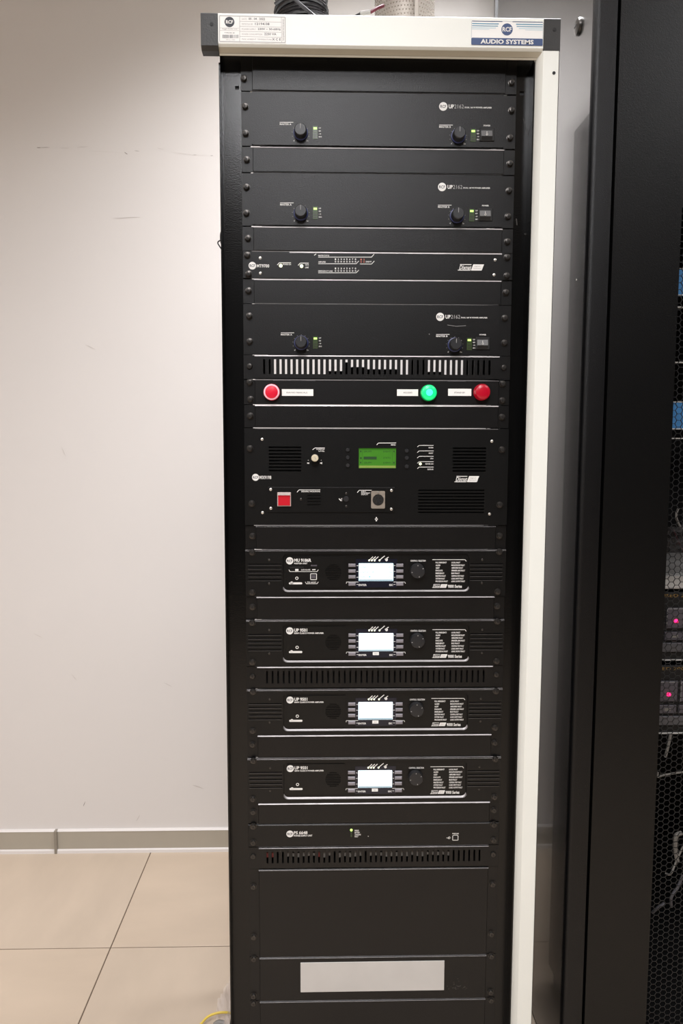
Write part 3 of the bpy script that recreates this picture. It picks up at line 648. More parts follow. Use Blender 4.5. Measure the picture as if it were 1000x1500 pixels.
d.ln(lt, [(435, 721), (437.7, 717.6), (468.8, 717.6)], .8, YS); d.txt(lt, 'EMERGENCY MICROPHONE', 441.2, 468.6, 718.8, 721, YS, bold=.02)
d.dome('talk_button', M['knob'], 506.8, 731.2, 4.3, -.0095, sy, 18)
a, b = d.L(498.7, 732, YS); lt.line([(a-.003, b+.002), (a+.001, b-.0022)], .0016, YS); lt.line([(a+.0005, b+.0015), (a+.003, b+.0025)], .0006, YS).line([(a+.0005, b), (a+.003, b)], .0006, YS).line([(a+.0005, b-.0015), (a+.003, b-.0025)], .0006, YS)
d.ln(lt, [(523, 721.6), (526, 718.2), (544, 718.2)], .8, YS)
for i, t in enumerate(('MIC', 'EMERGENCY', 'INPUT')): d.txt(lt, t, 529, (536, 542.5, 539)[i], 719.4+2.1*i, 721+2.1*i, YS, bold=.02)
(x0, z1), (x1, z0) = d.L(543.6, 719.3, -.0085), d.L(563.6, 745, -.0085)
o = d.mk(MB().prism(rrect(x0, x1, z0, z1, .002), -.0085, sy), 'round_socket', mat('nickel_plate', (168, 158, 146), .38, .5, var=.1, vscale=200), 'nickel framed round microphone socket')
xm, zm = (x0+x1)/2, (z0+z1)/2
MB().ring(xm, zm, .0092, .0102, -.0092, -.0085).make('socket_rim', M['screw'], o)
MB().disc(xm, zm, .0092, -.0089, -.0084, 28).make('socket_well', M['inner'], o)
pn = MB()
for i in range(5):
    a = math.radians(90+72*i+36); pn.disc(xm+.0052*math.cos(a), zm+.0052*math.sin(a), .0012, -.0098, -.0088, 8)
pn.make('socket_pins', M['screw'], o)
MB().box(xm-.002, xm+.002, -.0098, -.0085, z1-.0034, z1-.0008).make('release_latch', M['steel'], o)
a, b = d.L(551, 760.5, Y); lt.box(a-.0025, a+.0025, -.0046, -.004, b-.0012, b+.0012); lt.box(a-.0011, a+.0011, -.0046, -.004, b-.0038, b+.0038)
d.mk(lt, 'white_lettering', M['print'])

# ---------- units with the pale screens
def pale_unit(kt, kb, dy, master, lab, group):
    d = Dev('digital_amplifier' if not master else 'master_controller', lab, 'amplifier' if not master else 'control unit', kt, kb, group); h = d.h/2
    o = dy; T = -.0046; F = -.0010; Y = F-.0002
    hs = []
    (bx0, bz1), (bx1, bz0) = d.L(414, 811.3+o, T), d.L(686.5, 866+o, T)
    hs.append((bx0, bx1, bz0, bz1))
    rl = []
    for yy in (827.6, 833.2, 838.8, 844.5, 850.3):
        for a, b in ((363, 412), (688.5, 736)):
            (x0, z), (x1, _) = d.L(a, yy+o, T), d.L(b, yy+o, T); rl.append((max(x0, -HX+.001), min(x1, HX-.001), z))
    for x0, x1, z in rl: hs.append((x0, x1, round(z-.0004, 4), round(z+.0018, 4)))
    L5 = [q for q in rl if q[0] < 0]; 
    hs = hs[:1]+[(L5[0][0], L5[0][1], round(q[2]-.0002, 4), round(q[2]+.0018, 4)) for q in L5]+[(rl[1][0], rl[1][1], round(q[2]-.0002, 4), round(q[2]+.0018, 4)) for q in L5]
    d.mk(MB().holes(-HX, HX, -h, h, T, 0, hs), 'front_plate', M['panel2'])
    d.mk(MB().box(-HX, HX, 0, .0015, -h, h), 'backing_plate', M['panel2'])
    d.mk(MB().box(-.215, .215, 0.0015, .26, -h+.006, h-.006), 'chassis', M['chassis'])
    for x0, x1, z0, z1 in hs[1:]: d.mk(MB().prism([(T-.0003, z0-.0007), (T-.0003, z0-.0001), (T+.002, z0-.0001), (T+.002, z0-.0007)], x0, x1, 'x'), 'rib', M['dimedge'])
    # rounded recess corners
    inner = rrect(bx0, bx1, bz0, bz1, .009, 6); n = 7
    fr = MB(); corners = [(bx1, bz1), (bx0, bz1), (bx0, bz0), (bx1, bz0)]
    for q in range(4):
        pts = inner[q*n:(q+1)*n]; fr.prism([corners[q]]+pts, T, F)
    d.mk(fr, 'corner_infill', M['panel2'])
    # recess lower ledge: its caught light painted as a pale slanted strip
    lo = inner[2*n+1:3*n]+inner[3*n:4*n-1]; v = []; f = []
    cx = (bx0+bx1)/2
    for i, (x, z) in enumerate(lo):
        nx = (x-cx)/(bx1-bx0)*.0015
        v += [(x+nx, T-.0004, z-.0006), (x-nx, F-.001, z+.0021), (x+nx, F, z-.0006)]
    for i in range(len(lo)-1): f += [(3*i, 3*i+3, 3*i+4, 3*i+1), (3*i+1, 3*i+4, 3*i+5, 3*i+2), (3*i, 3*i+2, 3*i+5, 3*i+3)]
    d.mk(MB().add(v, f), 'lit_lower_ledge', M['trim'], 'rounded lower ledge, painted bright as if lit')
    d.mk(MB().box(bx0, bx1, F, 0, bz0, bz1), 'recess_face', M['panel2'])
    (x0, z1), (x1, z0) = d.L(419.5, 815+o, -.002), d.L(505.5, 860.8+o, -.002)
    gc = d.L(488, 838+o, -.002)
    hs2 = []
    rr = 12*.00125
    for i in range(9):
        zz = gc[1]+rr*(-1+2*(i+.5)/9); w2 = math.sqrt(max(rr*rr-(zz-gc[1])**2, 0)); hs2.append((gc[0]-w2, gc[0]+w2, zz-.0009, zz+.0005))
    d.mk(MB().holes(x0, x1, z0, z1, -.0026, -.0013, hs2), 'grille_plate', M['panel2'], 'inset plate with round slotted speaker grille')
    (x0, z1), (x1, z0) = d.L(521, 819+o, Y), d.L(581, 860.5+o, Y)
    d.mk(MB().box(x0, x1, Y-.0002, F, z0, z1), 'display_window', M['window'])
    Y = F-.0006
    (x0, z1), (x1, z0) = d.L(525.3, 825.2+o, -.0025), d.L(575.8, 851.2+o, -.0025); W, H = x1-x0, z1-z0
    sc = d.mk(MB().prism(rrect(x0, x1, z0, z1, .0012), -.0024, F), 'lcd_screen', M['lcdb' if master else 'lcdb2'], 'lit pale blue screen')
    MB().box(x0+.0006, x1-.0006, -.0025, -.0024, z0+.0001, z0+H*.10).make('screen_foot', M['lcdfoot'], sc)
    if master:
        mb = MB()
        for yy, ts in ((.78, (('ZONE', .05, .2), ('OK', .83, .93))), (.5, (('STATUS', .05, .28), ('P', .4, .44), ('ON', .88, .96))), (.25, (('AUDIO', .05, .2), ('1', .3, .33), ('LOG', .8, .95)))):
            for t, a, b in ts: mb.text(t, x0+W*a, x0+W*b, z0+H*(yy-.04), z0+H*(yy+.04), -.0026)
        mb.line([(x0+W*.04, z0+H*.9), (x0+W*.96, z0+H*.88)], .0003, -.0026)
    else: mb = MB().line([(x0+W*.2, z0+H*.62), (x0+W*.72, z0+H*.64)], .0005, -.0026)
    mb.make('screen_lettering', M['lcdink'], sc)
    lt = MB()
    for i, yy in enumerate((826, 834.5, 843, 853.6)):
        for a in (510, 580): d.box('soft_key', M['softkey'], a+.3, a+10.7, yy+o, yy+4.6+o, -.0042, F, .0009)
        for a, b in ((522, 524.6), (576.4, 579)): d.ln(lt, [(a, yy+2.6+o), (b, yy+2.6+o)], .7, Y)
    d.ln(lt, [(507, 854.8+o), (507.4, 852.5+o), (525, 852.5+o)], .7, Y); d.ln(lt, [(576, 852.5+o), (592.8, 852.5+o), (593.6, 854.8+o)], .7, Y)
    d.txt(lt, 'ENTER', 525, 536.8, 855.6+o, 858.2+o, Y, bold=.03); d.txt(lt, 'ESC', 570, 575.5, 855.6+o, 858.2+o, Y, bold=.03)
    for i in range(5):
        px = 540.5+4*i+(3.2 if i > 2 else 0)+(3.4 if i > 3 else 0)
        if i < 4: d.ln(lt, [(px+.6, 820+o), (px+5.6+(i == 3)*2, 815.4+o-(i == 3)*1.2)], 1.2, Y); d.dome('led', M['ledw' if i < 4 else 'ledoff'], px, 821+o, 1.25, Y-.0008, F, 10)
        else: x, z = d.L(566, 820+o, Y); lt.disc(x, z, .0026, Y, F, 10)
    d.ln(lt, [(563.5, 819.5+o), (569, 816+o)], 1.2, Y)
    if not master:
        x, z = d.L(550.3, 957.6-102.8+o, Y); b_ = d.mk(MB().box(x-.0058, x+.0058, Y, F, z-.0030, z+.0030), 'small_sticker', M['paper'], 'small white sticker'); MB().text('001', x-.0026, x+.0026, z-.0011, z+.0011, Y-.0002).make('sticker_lettering', M['dimprint'], b_)
    x, z = d.L(611.8, 837+o, -.012)
    d.mk(MB().lathe(x, z, [(.0138, F), (.0136, -.010), (.0128, -.0118), (.0090, -.0122)], 32), 'control_dial', M['knob'])
    tk = MB(); 
    for a in (0, 62, -100, 165):
        t = math.radians(a); tk.line([(x+.0098*math.sin(t), z+.0098*math.cos(t)), (x+.0118*math.sin(t), z+.0118*math.cos(t))], .0012, -.0124)
    d.mk(tk, 'dial_marks', M['dimprint']); d.txt(lt, 'CONTROL / SELECTION', 601, 623.3, 820.2+o, 822.7+o, Y, bold=.03)
    d.ln(lt, [(633, 819.8+o), (681, 819.8+o), (682.6, 822.2+o)], .8, Y)
    A = (('FULL EMERGENCY', 654), ('ALARM', 644.5), ('ALERT', 643.6), ('EVACUATE', 648), ('EMERGENCY', 650.6), ('MASTER FAULT', 652.6), ('SYSTEM FAULT', 651.3), ('PROCESSOR FAULT', 655.6))
    B = (('LOCAL FAULT', 673.7), ('MICROPHONE FAULT', 680.4), ('AMPLIFIER FAULT', 677.8), ('SPEAKER LINE FAULT', 680.8), ('BUS FAULT', 673), ('CONTROL PORT FAULT', 679.3), ('LOGIC INPUT FAULT', 678.6), ('LOGIC OUTPUT FAULT', 680.7))
    for i in range(8):
        yy = 822.9+3.93*i+o; d.txt(lt, A[i][0], 637.8, A[i][1], yy, yy+2.3, Y, bold=.03); d.txt(lt, B[i][0], 661, B[i][1], yy, yy+2.3, Y, bold=.03)
    d.badge(632.8, 655, 855.8+o, 861+o, Y); d.txt(lt, '9000 Series', 655.8, 676.2, 856.5+o, 861.2+o, Y, bold=.03)
    YG = -.0028
    d.logo(424.2, 821.5+o, 5.4, YG)
    if master:
        d.txt(lt, 'MU 9186R', 430.7, 455.7, 818.2, 823.2, YG, bold=.03); d.txt(lt, 'MASTER UNIT', 430.7, 450, 824.2, 826.4, YG, bold=.03)
        d.box('card_slot', M['inner'], 424, 444.5, 830, 832.2, -.0030, -.0026); d.box('port_slot', M['bay'], 455, 464, 827.6, 829.4, -.0030, -.0026)
        d.ln(lt, [(423, 834.5), (424.5, 837.3), (464.3, 837.3), (466, 834.5)], .7, YG); x, z = d.L(434.6, 835, YG); lt.box(x-.003, x+.003, YG, YG+.0001, z-.0018, z+.002)
        d.txt(lt, 'DATA PLAYER', 441, 454.5, 833.8, 835.6, YG, bold=.02); d.ln(lt, [(457, 834.6), (462, 834.4)], 1.3, YG)
        x, z = d.L(459.1, 844.8, YG); q = .0055
        lt.line([(x-q, z-q), (x+q, z-q), (x+q, z+q), (x-q, z+q), (x-q, z-q)], .0012, YG)
        d.mk(MB().box(x-.0035, x+.0035, -.0032, -.0026, z-.003, z+.003), 'usb_port', M['bay'])
        d.ln(lt, [(446.8, 852.3), (448.4, 855), (464.4, 855), (466, 852.3)], .7, YG); d.txt(lt, 'TO HOST', 449.5, 463, 852, 854.2, YG, bold=.02)
    else:
        d.txt(lt, 'UP 9501', 430.5, 449.8, 818+o, 823+o, YG, bold=.03); d.txt(lt, '500W CLASS D POWER AMPLIFIER', 430.5, 474, 823.8+o, 826+o, YG, bold=.03)
    x, z = d.L(434.6 if master else 435, (847 if master else 845.7+o), YG); lt.ring(x, z, .0018, .0029, YG, -.0026, 16)
    yb = 854.3 if master else 852.4+o
    (x0, z1), (x1, z0) = d.L(423, yb-1.2, YG), d.L(442.5, yb+1.6, YG); lt.prism(rrect(x0, x1, z0, z1, .0015, 3), YG, -.0026)
    x, z = d.L(427, yb-1, YG); lt.ring(x, z-.0006, .0014, .0026, YG, -.0026, 14)
    d.mk(lt, 'white_lettering', M['print'])
    for a, b in ((394.2, 820.3+o), (394.2, 854.8+o), (706.2, 820+o), (705.6, 853.8+o)): d.small(a, b, T, dark=True)
    d.rim(T, -HX, HX, 'edge', .0018)
    return d
mu = pale_unit(18, 20, 0, True, 'black master unit with pale screen and square port, topmost of the pale-screen units', None)
up = pale_unit(21, 23, 102.6, False, 'topmost of the three identical pale-screen amplifiers, above the dark-slotted vent', 'pale-screen digital amplifiers')
U2 = copy_thing(up.o, 'middle of the three identical pale-screen amplifiers, below the dark-slotted vent', (0, 0, (K[24]+K[26])/2))
U3 = copy_thing(up.o, 'lowest of the three identical pale-screen amplifiers', (0, 0, (K[27]+K[29])/2))
for o_, a_, b_ in ((mu.o, 18, 20), (up.o, 21, 23), (U2, 24, 26), (U3, 27, 29)): screws_on(o_, K[a_], K[b_], -.0046)

# ---------- power supply
d = Dev('power_supply', 'thin black power supply panel with green indicators and a small square port', 'power supply', 30, 31); h = d.h/2
d.mk(MB().bev(-HX, HX, -.003, .0024, -h, h, .0006), 'front_plate', M['panel2']); d.mk(MB().box(-.215, .215, .0024, .26, -h+.004, h-.004), 'chassis', M['chassis'])
d.rim(-.003, m='dimedge', t=.0016); d.screws(yy=-.003); Y = -.0032; lt = MB()
d.logo(424.5, 1221.5, 5.4, Y); d.txt(lt, 'PS 6648', 430.2, 450.2, 1217.6, 1222, Y, bold=.03); d.txt(lt, 'POWER SUPPLY UNIT', 430.2, 457.2, 1222.9, 1225.3, Y, bold=.03)
for i, (yy, m_) in enumerate(((1216.3, 'ledg'), (1219.6, 'leddim'), (1222.4, 'ledoff'), (1225, 'leddim'))): d.dome('led', M[m_], 514.4, yy, 2.0 if i == 0 else 1.5, -.0042, -.003, 10)
for t, e, yy in (('MAINS', 525.3, 1215.6), ('BATTERY', 527, 1218.6), ('CHARGING', 528.3, 1221.6), ('FAULT', 524.5, 1224.4)): d.txt(lt, t, 519.3, e, yy, yy+2, Y, bold=.03)
x, z = d.L(539.2, 1225.1, Y); lt.disc(x, z, .0008, Y, -.003, 8)
x, z = d.L(666.7, 1227, Y); lt.line([(x-.0052, z-.0052), (x+.0052, z-.0052), (x+.0052, z+.0035), (x+.003, z+.005), (x-.003, z+.005), (x-.0052, z+.0035), (x-.0052, z-.0052)], .0011, Y)
d.mk(MB().box(x-.004, x+.004, -.0034, -.003, z-.004, z+.0035), 'usb_port', M['inner']); d.txt(lt, 'FIRMWARE', 662.3, 671.7, 1220.2, 1222, Y, bold=.02)
d.ln(lt, [(653.5, 1227.3), (660, 1227.3)], .8, Y); d.ln(lt, [(655.5, 1227.3), (657.5, 1225.8), (659, 1225.8)], .7, Y); d.ln(lt, [(655, 1227.3), (657, 1228.8), (658.5, 1228.8)], .7, Y)
d.mk(lt, 'white_lettering', M['print'])

# ================================================================== STICKERS ON THE TOP BAR
YB = YC-.0003
def P(px, py): return at(px, py, YB)
def quad(mb, pts, y=None):
    q = [P(*p) for p in pts]; mb.prism(q, YB-.00015 if y is None else y-.0001, YB+.0002 if y is None else y)
lb = thing('rating_label', 'white rating plate sticker with round logo and barcode, on the ivory bar', 'sticker', (P(370, 43)[0], YB, P(370, 43)[1]))
def lbm(mb, name, m):
    o = mb.make(name, m, lb, (-lb.location.x, -lb.location.y, -lb.location.z)); return o
m1 = MB(); quad(m1, [(320, 22), (419, 24.5), (419, 64), (320, 62)]); lbm(m1, 'sticker_sheet', M['paper'])
y1 = YB-.0003; g = MB(); b = MB()
def L2(mb, pts, w, y=y1): mb.line([P(*p) for p in pts], w*.0012, y)
def T2(mb, t, x0, x1, ya, yb, y=y1, **k):
    (a, z1), (c, z0) = P(x0, ya), P(x1, yb); mb.text(t, a, c, z0, z1, y, **k)
L2(g, [(321.5, 23), (417.5, 25.3), (417.8, 62.6), (321.5, 60.6), (321.5, 23)], .8); L2(g, [(351, 24), (351, 61)], .5); L2(g, [(412, 25.5), (412.5, 62.4)], .4)
for i in range(4): L2(g, [(351, 31.3+7.4*i), (412, 32.7+7.4*i)], .4)
L2(g, [(322, 41), (350, 41.4)], .3); L2(g, [(322, 44.6), (350, 45)], .3)
for i, (t, e) in enumerate((('DATE', 361), ('MATRICOLA NR', 370), ('POWER SUPPLY', 375), ('POWER CONSUMPTION', 384), ('MAX AMBIENT TEMPERATURE', 398))): T2(g, t, 354, e, 26.8+7.4*i, 29.2+7.5*i)
for t, x0, x1, yy in (('05 . 04 . 2022', 364, 388, 26), ('12194.08', 373.5, 394.5, 33.4), ('230V ~ 50-60Hz', 377.5, 411, 41), ('2250 VA', 387, 404.5, 48.2), ('X C E', 398.5, 411, 56)): T2(b, t, x0, x1, yy, yy+3.6, bold=.01)
T2(g, 'Reggio Emilia, Italy', 325.5, 347.5, 41.5, 44); T2(b, 'TYPE RK 40', 328.5, 343.5, 47.3, 49.2); T2(g, 'THIS EQUIPMENT MUST BE EARTHED', 413.6, 416.6, 28, 60, rot=1); T2(g, '0012 1941', 331, 344, 57.5, 59.2)
random.seed(5); px = 326
while px < 349:
    w2 = random.choice((.35, .6, .9)); (a, z1), (c, z0) = P(px, 51), P(px+w2, 56); b.box(a, c, y1, y1+.0001, z0, z1); px += w2+random.choice((.5, .8))
lbm(g, 'grey_rules', M['dimprint']); lbm(b, 'black_lettering', M['blackprint'])
x, z = P(336, 32.3); lbm(MB().disc(x, z, .0082, y1, YB, 28), 'round_logo', M['blackprint']); lbm(MB().text('RCF', x-.006, x+.006, z-.0029, z+.0029, y1-.0002, bold=.04), 'logo_lettering', M['print'])
# right sticker
sx = thing('brand_sticker', 'blue and white sticker reading AUDIO SYSTEMS on the ivory bar', 'sticker', (P(742, 49)[0], YB, P(742, 49)[1]))
def sxm(mb, name, m): return mb.make(name, m, sx, (-sx.location.x, -sx.location.y, -sx.location.z))
(xa, za), (xb, zb) = P(690.3, 30.3), P(794.6, 67.6); xb = min(xb, .2730)
(xa2, za2), (xb2, zb2) = P(690.3, 30.0), P(794, 31.7)
sl = (P(794, 31.9)[1]-P(690, 30.2)[1])
sxm(MB().prism(rrect(xa, xb, zb, za, .002), YB-.0002, YB+.0002), 'sticker_sheet', M['paper'])
y2 = YB-.0004; W, H = xb-xa, za-zb
sxm(MB().prism(rrect(xa+.0004, xb-.0004, zb+.0003, zb+H*.30, .0018), y2, YB), 'navy_band', M['navy'])
st = MB().line([(xa+.001, za-.0008), (xa+W*.43, za-.0008)], .0012, y2).line([(xa+W*.57, za-.0008), (xb-.001, za-.0008)], .0012, y2); sxm(st, 'navy_stripe', M['navy'])
for fz, m_, e, wd in ((.12, 'teal', .38, .0016), (.21, 'teal', .37, .0013), (.29, 'palet', .34, .0010), (.35, 'palet', .25, .0006)):
    st = MB().line([(xa+.001, za-H*fz), (xa+W*e, za-H*fz)], wd, y2).line([(xb-W*e, za-H*fz), (xb-.001, za-H*fz)], wd, y2); sxm(st, 'pale_stripe', M[m_])
ol = [(x_, z_) for x_, z_ in rrect(xa+.0003, xb-.0003, zb+.0003, za-.0003, .0018)]; sxm(MB().line(ol+[ol[0]], .0003, y2), 'outline', M['navy'])
cx, cz = (xa+xb)/2-.0005, za-H*.34; sxm(MB().disc(cx, cz, .0105, y2+.0001, YB, 28), 'logo_ground', M['paper']); lg = sxm(MB().disc(cx, cz, .0096, y2-.0001, YB, 32), 'round_logo', M['navy'])
sxm(MB().text('RCF', cx-.0078, cx+.0078, cz-.0037, cz+.0037, y2-.0003, bold=.03).text('AUDIO SYSTEMS', xa+W*.13, xb-W*.13, zb+H*.055, zb+H*.245, y2-.0003, bold=.035), 'white_lettering', M['print'])

# ================================================================== THINGS ON TOP OF THE RACK
zt = cz1
co = thing('cable_coil', 'upright coil of black cable on top of the rack', 'cable coil', (0, .09, zt))
xl, xr = at(397, 10, .05)[0], at(483, 10, .05)[0]; cxx, R_ = (xl+xr)/2, (xr-xl)/2; co.location = (cxx, .09, zt)
mb = MB(); pts = []
turns = 26; random.seed(11)
for i in range(turns*24+1):
    a = 2*math.pi*i/24; t = i/(turns*24); r = R_-.006-.002*math.sin(i*.07)+.0025*math.sin(a*2+t*9)
    pts.append((r*math.cos(a), r*math.sin(a), .006+t*.175+.003*math.sin(a*1.0+i*.013)))
mb.tube(pts, .0035, 7); mb.make('cable_winding', M['cable'], co)
MB().lathe(0, 0, [(R_-.009, .001), (R_-.009, .185)], 28, 'z').make('inner_winding', M['cable'], co)
MB().tube([(-.045, -R_-.001, .06), (-.02, -R_-.006, .075), (.005, -R_-.004, .055), (.03, -R_+.004, .04)], .0034, 7).make('loose_strand', M['cable'], co)
xl, xr = at(551.5, 10, .05)[0], at(640, 10, .05)[0]; cxx, R_ = (xl+xr)/2, (xr-xl)/2
du = thing('metal_duct', 'upright perforated metal tube with rows of dimples on top of the rack', 'metal tube', (cxx, .09, zt))
MB().lathe(0, 0, [(R_-.002, 0), (R_, .001), (R_, .24), (R_-.002, .241), (R_-.006, .241), (R_-.006, .004)], 48, 'z').make('tube_wall', M['duct'], du)
dm = MB(); 
for j in range(34):
    for i in range(60):
        a = 2*math.pi*(i+.5*(j % 2))/60; zz = .008+j*.0068; r = R_+.0012
        if abs(a-5.05) < .05 : continue
        ca, sa = math.cos(a), math.sin(a); u = (-sa*.0018, ca*.0018)
        c0 = (ca*(R_-.001), sa*(R_-.001)); dm.add([(c0[0]-u[0], c0[1]-u[1], zz), (c0[0]+u[0], c0[1]+u[1], zz), (c0[0], c0[1], zz+.003), (c0[0], c0[1], zz-.0022), (ca*r, sa*r, zz+.0004)], [(0, 2, 4), (2, 1, 4), (1, 3, 4), (3, 0, 4)])
tag(dm.make('dimples', M['ductd'], du), kind='stuff')
MB().box(.012, .018, -R_-.0015, -R_+.006, .0, .24).make('seam_strip', M['duct'], du)
rc = thing('red_cable_end', 'dark red cable end with a grey plug beside the metal tube', 'cable', (at(530, 18, .03)[0], .03, zt))
bx = rc.location.x
p0 = Vector((at(552, 12, .03)[0]-bx, 0, at(552, 12, .03)[1]-zt)); p1 = Vector((at(542, 18, .03)[0]-bx, 0, at(542, 18, .03)[1]-zt)); p2 = Vector((at(527, 20, .03)[0]-bx, 0, at(527, 20, .03)[1]-zt))
MB().tube([p0+Vector((.012, .01, .01)), p0, p1], .003, 8).make('cable_sheath', M['cabler'], rc); MB().tube([p1, p2], .004, 8).make('plug', M['cableg'], rc); MB().tube([p2, p2+Vector((-.008, 0, -.004)), Vector((p2.x-.02, 0, .003))], .0022, 8).make('plug_tip', M['cable'], rc)

# black cables bulging out behind the left upright
mb = MB()
def curve(pts, n=6):
    out = []
    for i in range(len(pts)-1):
        p0, p1, p2, p3 = [Vector(pts[max(0, min(len(pts)-1, i+k))]) for k in (-1, 0, 1, 2)]
        for j in range(n):
            t = j/n; out.append(.5*((2*p1)+(-p0+p2)*t+(2*p0-5*p1+4*p2-p3)*t*t+(-p0+3*p1-3*p2+p3)*t**3))
    return out+[Vector(pts[-1])]
def pp(px, py, Y): x, z = at(px, py, Y); return (x, Y, z)
lc = MB().tube(curve([pp(345, 300, .08), pp(328, 332, .06), pp(323, 345, .06), pp(327, 363, .06), pp(348, 385, .08)]), .0014, 8).tube(curve([pp(345, 330, .07), pp(330, 348, .055), pp(319.5, 354, .055), pp(321, 360, .055), pp(329, 368, .06), pp(350, 372, .08)]), .0012, 8)
tag(lc.make('looped_cable', M['cable']), 'thin black cable loop bulging out left of the upright', 'cable')
tag(MB().tube(curve([pp(342, 275, .07), pp(328, 287, .06), pp(325.5, 296, .06), pp(328, 303, .06), pp(345, 312, .07)]), .0014, 8).make('looped_cable', M['cable']), 'small black cable bend just above the larger loop', 'cable')

# ================================================================== RIGHT-HAND CABINET
SX = .3765
CB = thing('server_cabinet', 'tall glossy black cabinet with a mesh door, right of the rack', 'cabinet', (.68, .4, 0))
def cbm(mb, name, m, lab=None):
    o = mb.make(name, m, CB, (-.68, -.4, 0))
    if lab: o['label'] = lab
    return o
ybk = atx(727, 10, SX)[0]; HC = 2.62
ybk = min(ybk, .86)
n = 6; prof = [(SX+.014, ybk), (SX, ybk), (SX, .016)]
for i in range(1, n+1):
    a = math.radians(180+90*i/n); prof.append((SX+.010+.010*math.cos(a), .010+.010*math.sin(a)))
prof += [(.4155, 0), (.4155, .012), (SX+.014, .012)]
cbm(MB().prism([(SX, .014), (SX, ybk), (SX+.003, ybk), (SX+.003, .014)], .01, HC, 'z'), 'side_panel', M['cabside'], 'glossy black side panel')
cbm(MB().prism(prof[2:-1]+[(SX+.003, .012)], .0, HC, 'z'), 'corner_post', M['cabfront'])
cbm(MB().box(SX, 1.2, .012, ybk, HC, HC+.02), 'roof_panel', M['cabfront']); cbm(MB().box(1.19, 1.2, 0, ybk, 0, HC), 'side_panel', M['cabfront'])
cbm(MB().box(SX+.003, 1.19, ybk-.01, ybk, 0, HC), 'rear_panel', M['inner'])
cbm(MB().box(SX+.003, 1.19, .03, ybk, 0, .06), 'base_panel', M['inner'])
cbm(MB().box(SX-.004, SX, ybk-.002, ybk+.012, .0, atx(723, 7, SX)[1]), 'rear_hinge_strip', M['cabside'])
yb_, zb_ = atx(848, 39, SX); 
bo = cbm(MB().lathe(0, zb_, [(.0155, SX), (.0155, SX-.002), (.014, SX-.005), (.009, SX-.007)], 24, 'x', cy=yb_), 'round_bolt', M['screw'], 'round steel bolt head')
MB().box(SX-.0076, SX-.0066, yb_-.006, yb_+.006, zb_-.0015, zb_+.0015).make('bolt_slot', M['inner'], bo)
yb2, zb2_ = atx(844, 410, SX); cbm(MB().lathe(0, zb2_, [(.002, SX), (.0016, SX-.0008)], 8, 'x', cy=yb2), 'small_stud', M['steel'])
# door
DX0, DX1, MX0, MX1 = .4205, 1.18, .5435, 1.05; DZ0, DZ1, MZ0, MZ1 = .04, 2.6, .1, 1.716
dr = cbm(MB().holes(DX0, DX1, DZ0, DZ1, -.002, .018, [(MX0, MX1, MZ0, MZ1)]), 'door', M['cabdoor'])
dr.data = (lambda me: me)(dr.data)
def child(mb, name, m): return mb.make(name, m, dr)
mb = MB(); PW = .0105; RH = .0121; r_ = .0064; wd = .0007
cols = int(.42/PW)+1; rows = int((MZ1-MZ0)/RH)+1
vv = {}; V_ = []; Fh = []
hw = .00045
for i in range(cols):
    for j in range(rows):
        cx = MX0+.004+i*PW; cz = MZ0+.004+j*RH+(RH/2 if i % 2 else 0)
        if cz > MZ1+.004: continue
        for k in (0, 1, 2):
            a0, a1 = math.radians(60*k), math.radians(60*k+60)
            ax, az, bx_, bz = cx+.007*math.cos(a0), cz+.00699*math.sin(a0), cx+.007*math.cos(a1), cz+.00699*math.sin(a1)
            if ax > MX1 or az > MZ1: continue
            dx, dz = bx_-ax, bz-az; l = math.hypot(dx, dz); nx, nz = -dz/l*hw, dx/l*hw
            mb.add([(ax+nx, .004, az+nz), (bx_+nx, .004, bz+nz), (bx_-nx, .004, bz-nz), (ax-nx, .004, az-nz), (ax+nx, .0055, az+nz), (bx_+nx, .0055, bz+nz), (bx_-nx, .0055, bz-nz), (ax-nx, .0055, az-nz)],
                   [(0, 1, 2, 3), (0, 4, 5, 1), (2, 6, 7, 3)])
tag(child(mb, 'hexagonal_mesh', M['mesh']), kind='stuff')
# equipment behind the mesh
EY = .075; EX0, EX1 = .55, 1.03
def eq(name, label, cat, py0, py1, px=985, group=None):
    z1 = at(px, py0, EY)[1]; z0 = at(px, py1, EY)[1]
    t = thing(name, label, cat, ((EX0+EX1)/2, EY, (z0+z1)/2), group); return t, (z1-z0)/2
hwid = (EX1-EX0)/2
for py0, py1, lab in ((393, 433, 'blue fronted panel highest behind the mesh door'), (588, 629, 'blue fronted panel at mid height behind the mesh door')):
    t, hh = eq('blue_panel', lab, 'panel', py0, py1, group='blue panels behind the mesh')
    MB().bev(-hwid, hwid, 0, .01, -hh, hh, .002).make('blue_face', M['bluep'], t)
    MB().box(-hwid, hwid, -.001, .0, hh-.002, hh).box(-hwid, hwid, -.001, .0, -hh, -hh+.002).make('pale_edge', M['whitep'], t)
t, hh = eq('shelf_edge', 'white edged shelf front above the two drive units behind mesh', 'shelf', 843, 863)
MB().bev(-hwid, hwid, 0, .3, -hh, hh, .002).make('shelf_front', M['whitep'], t)
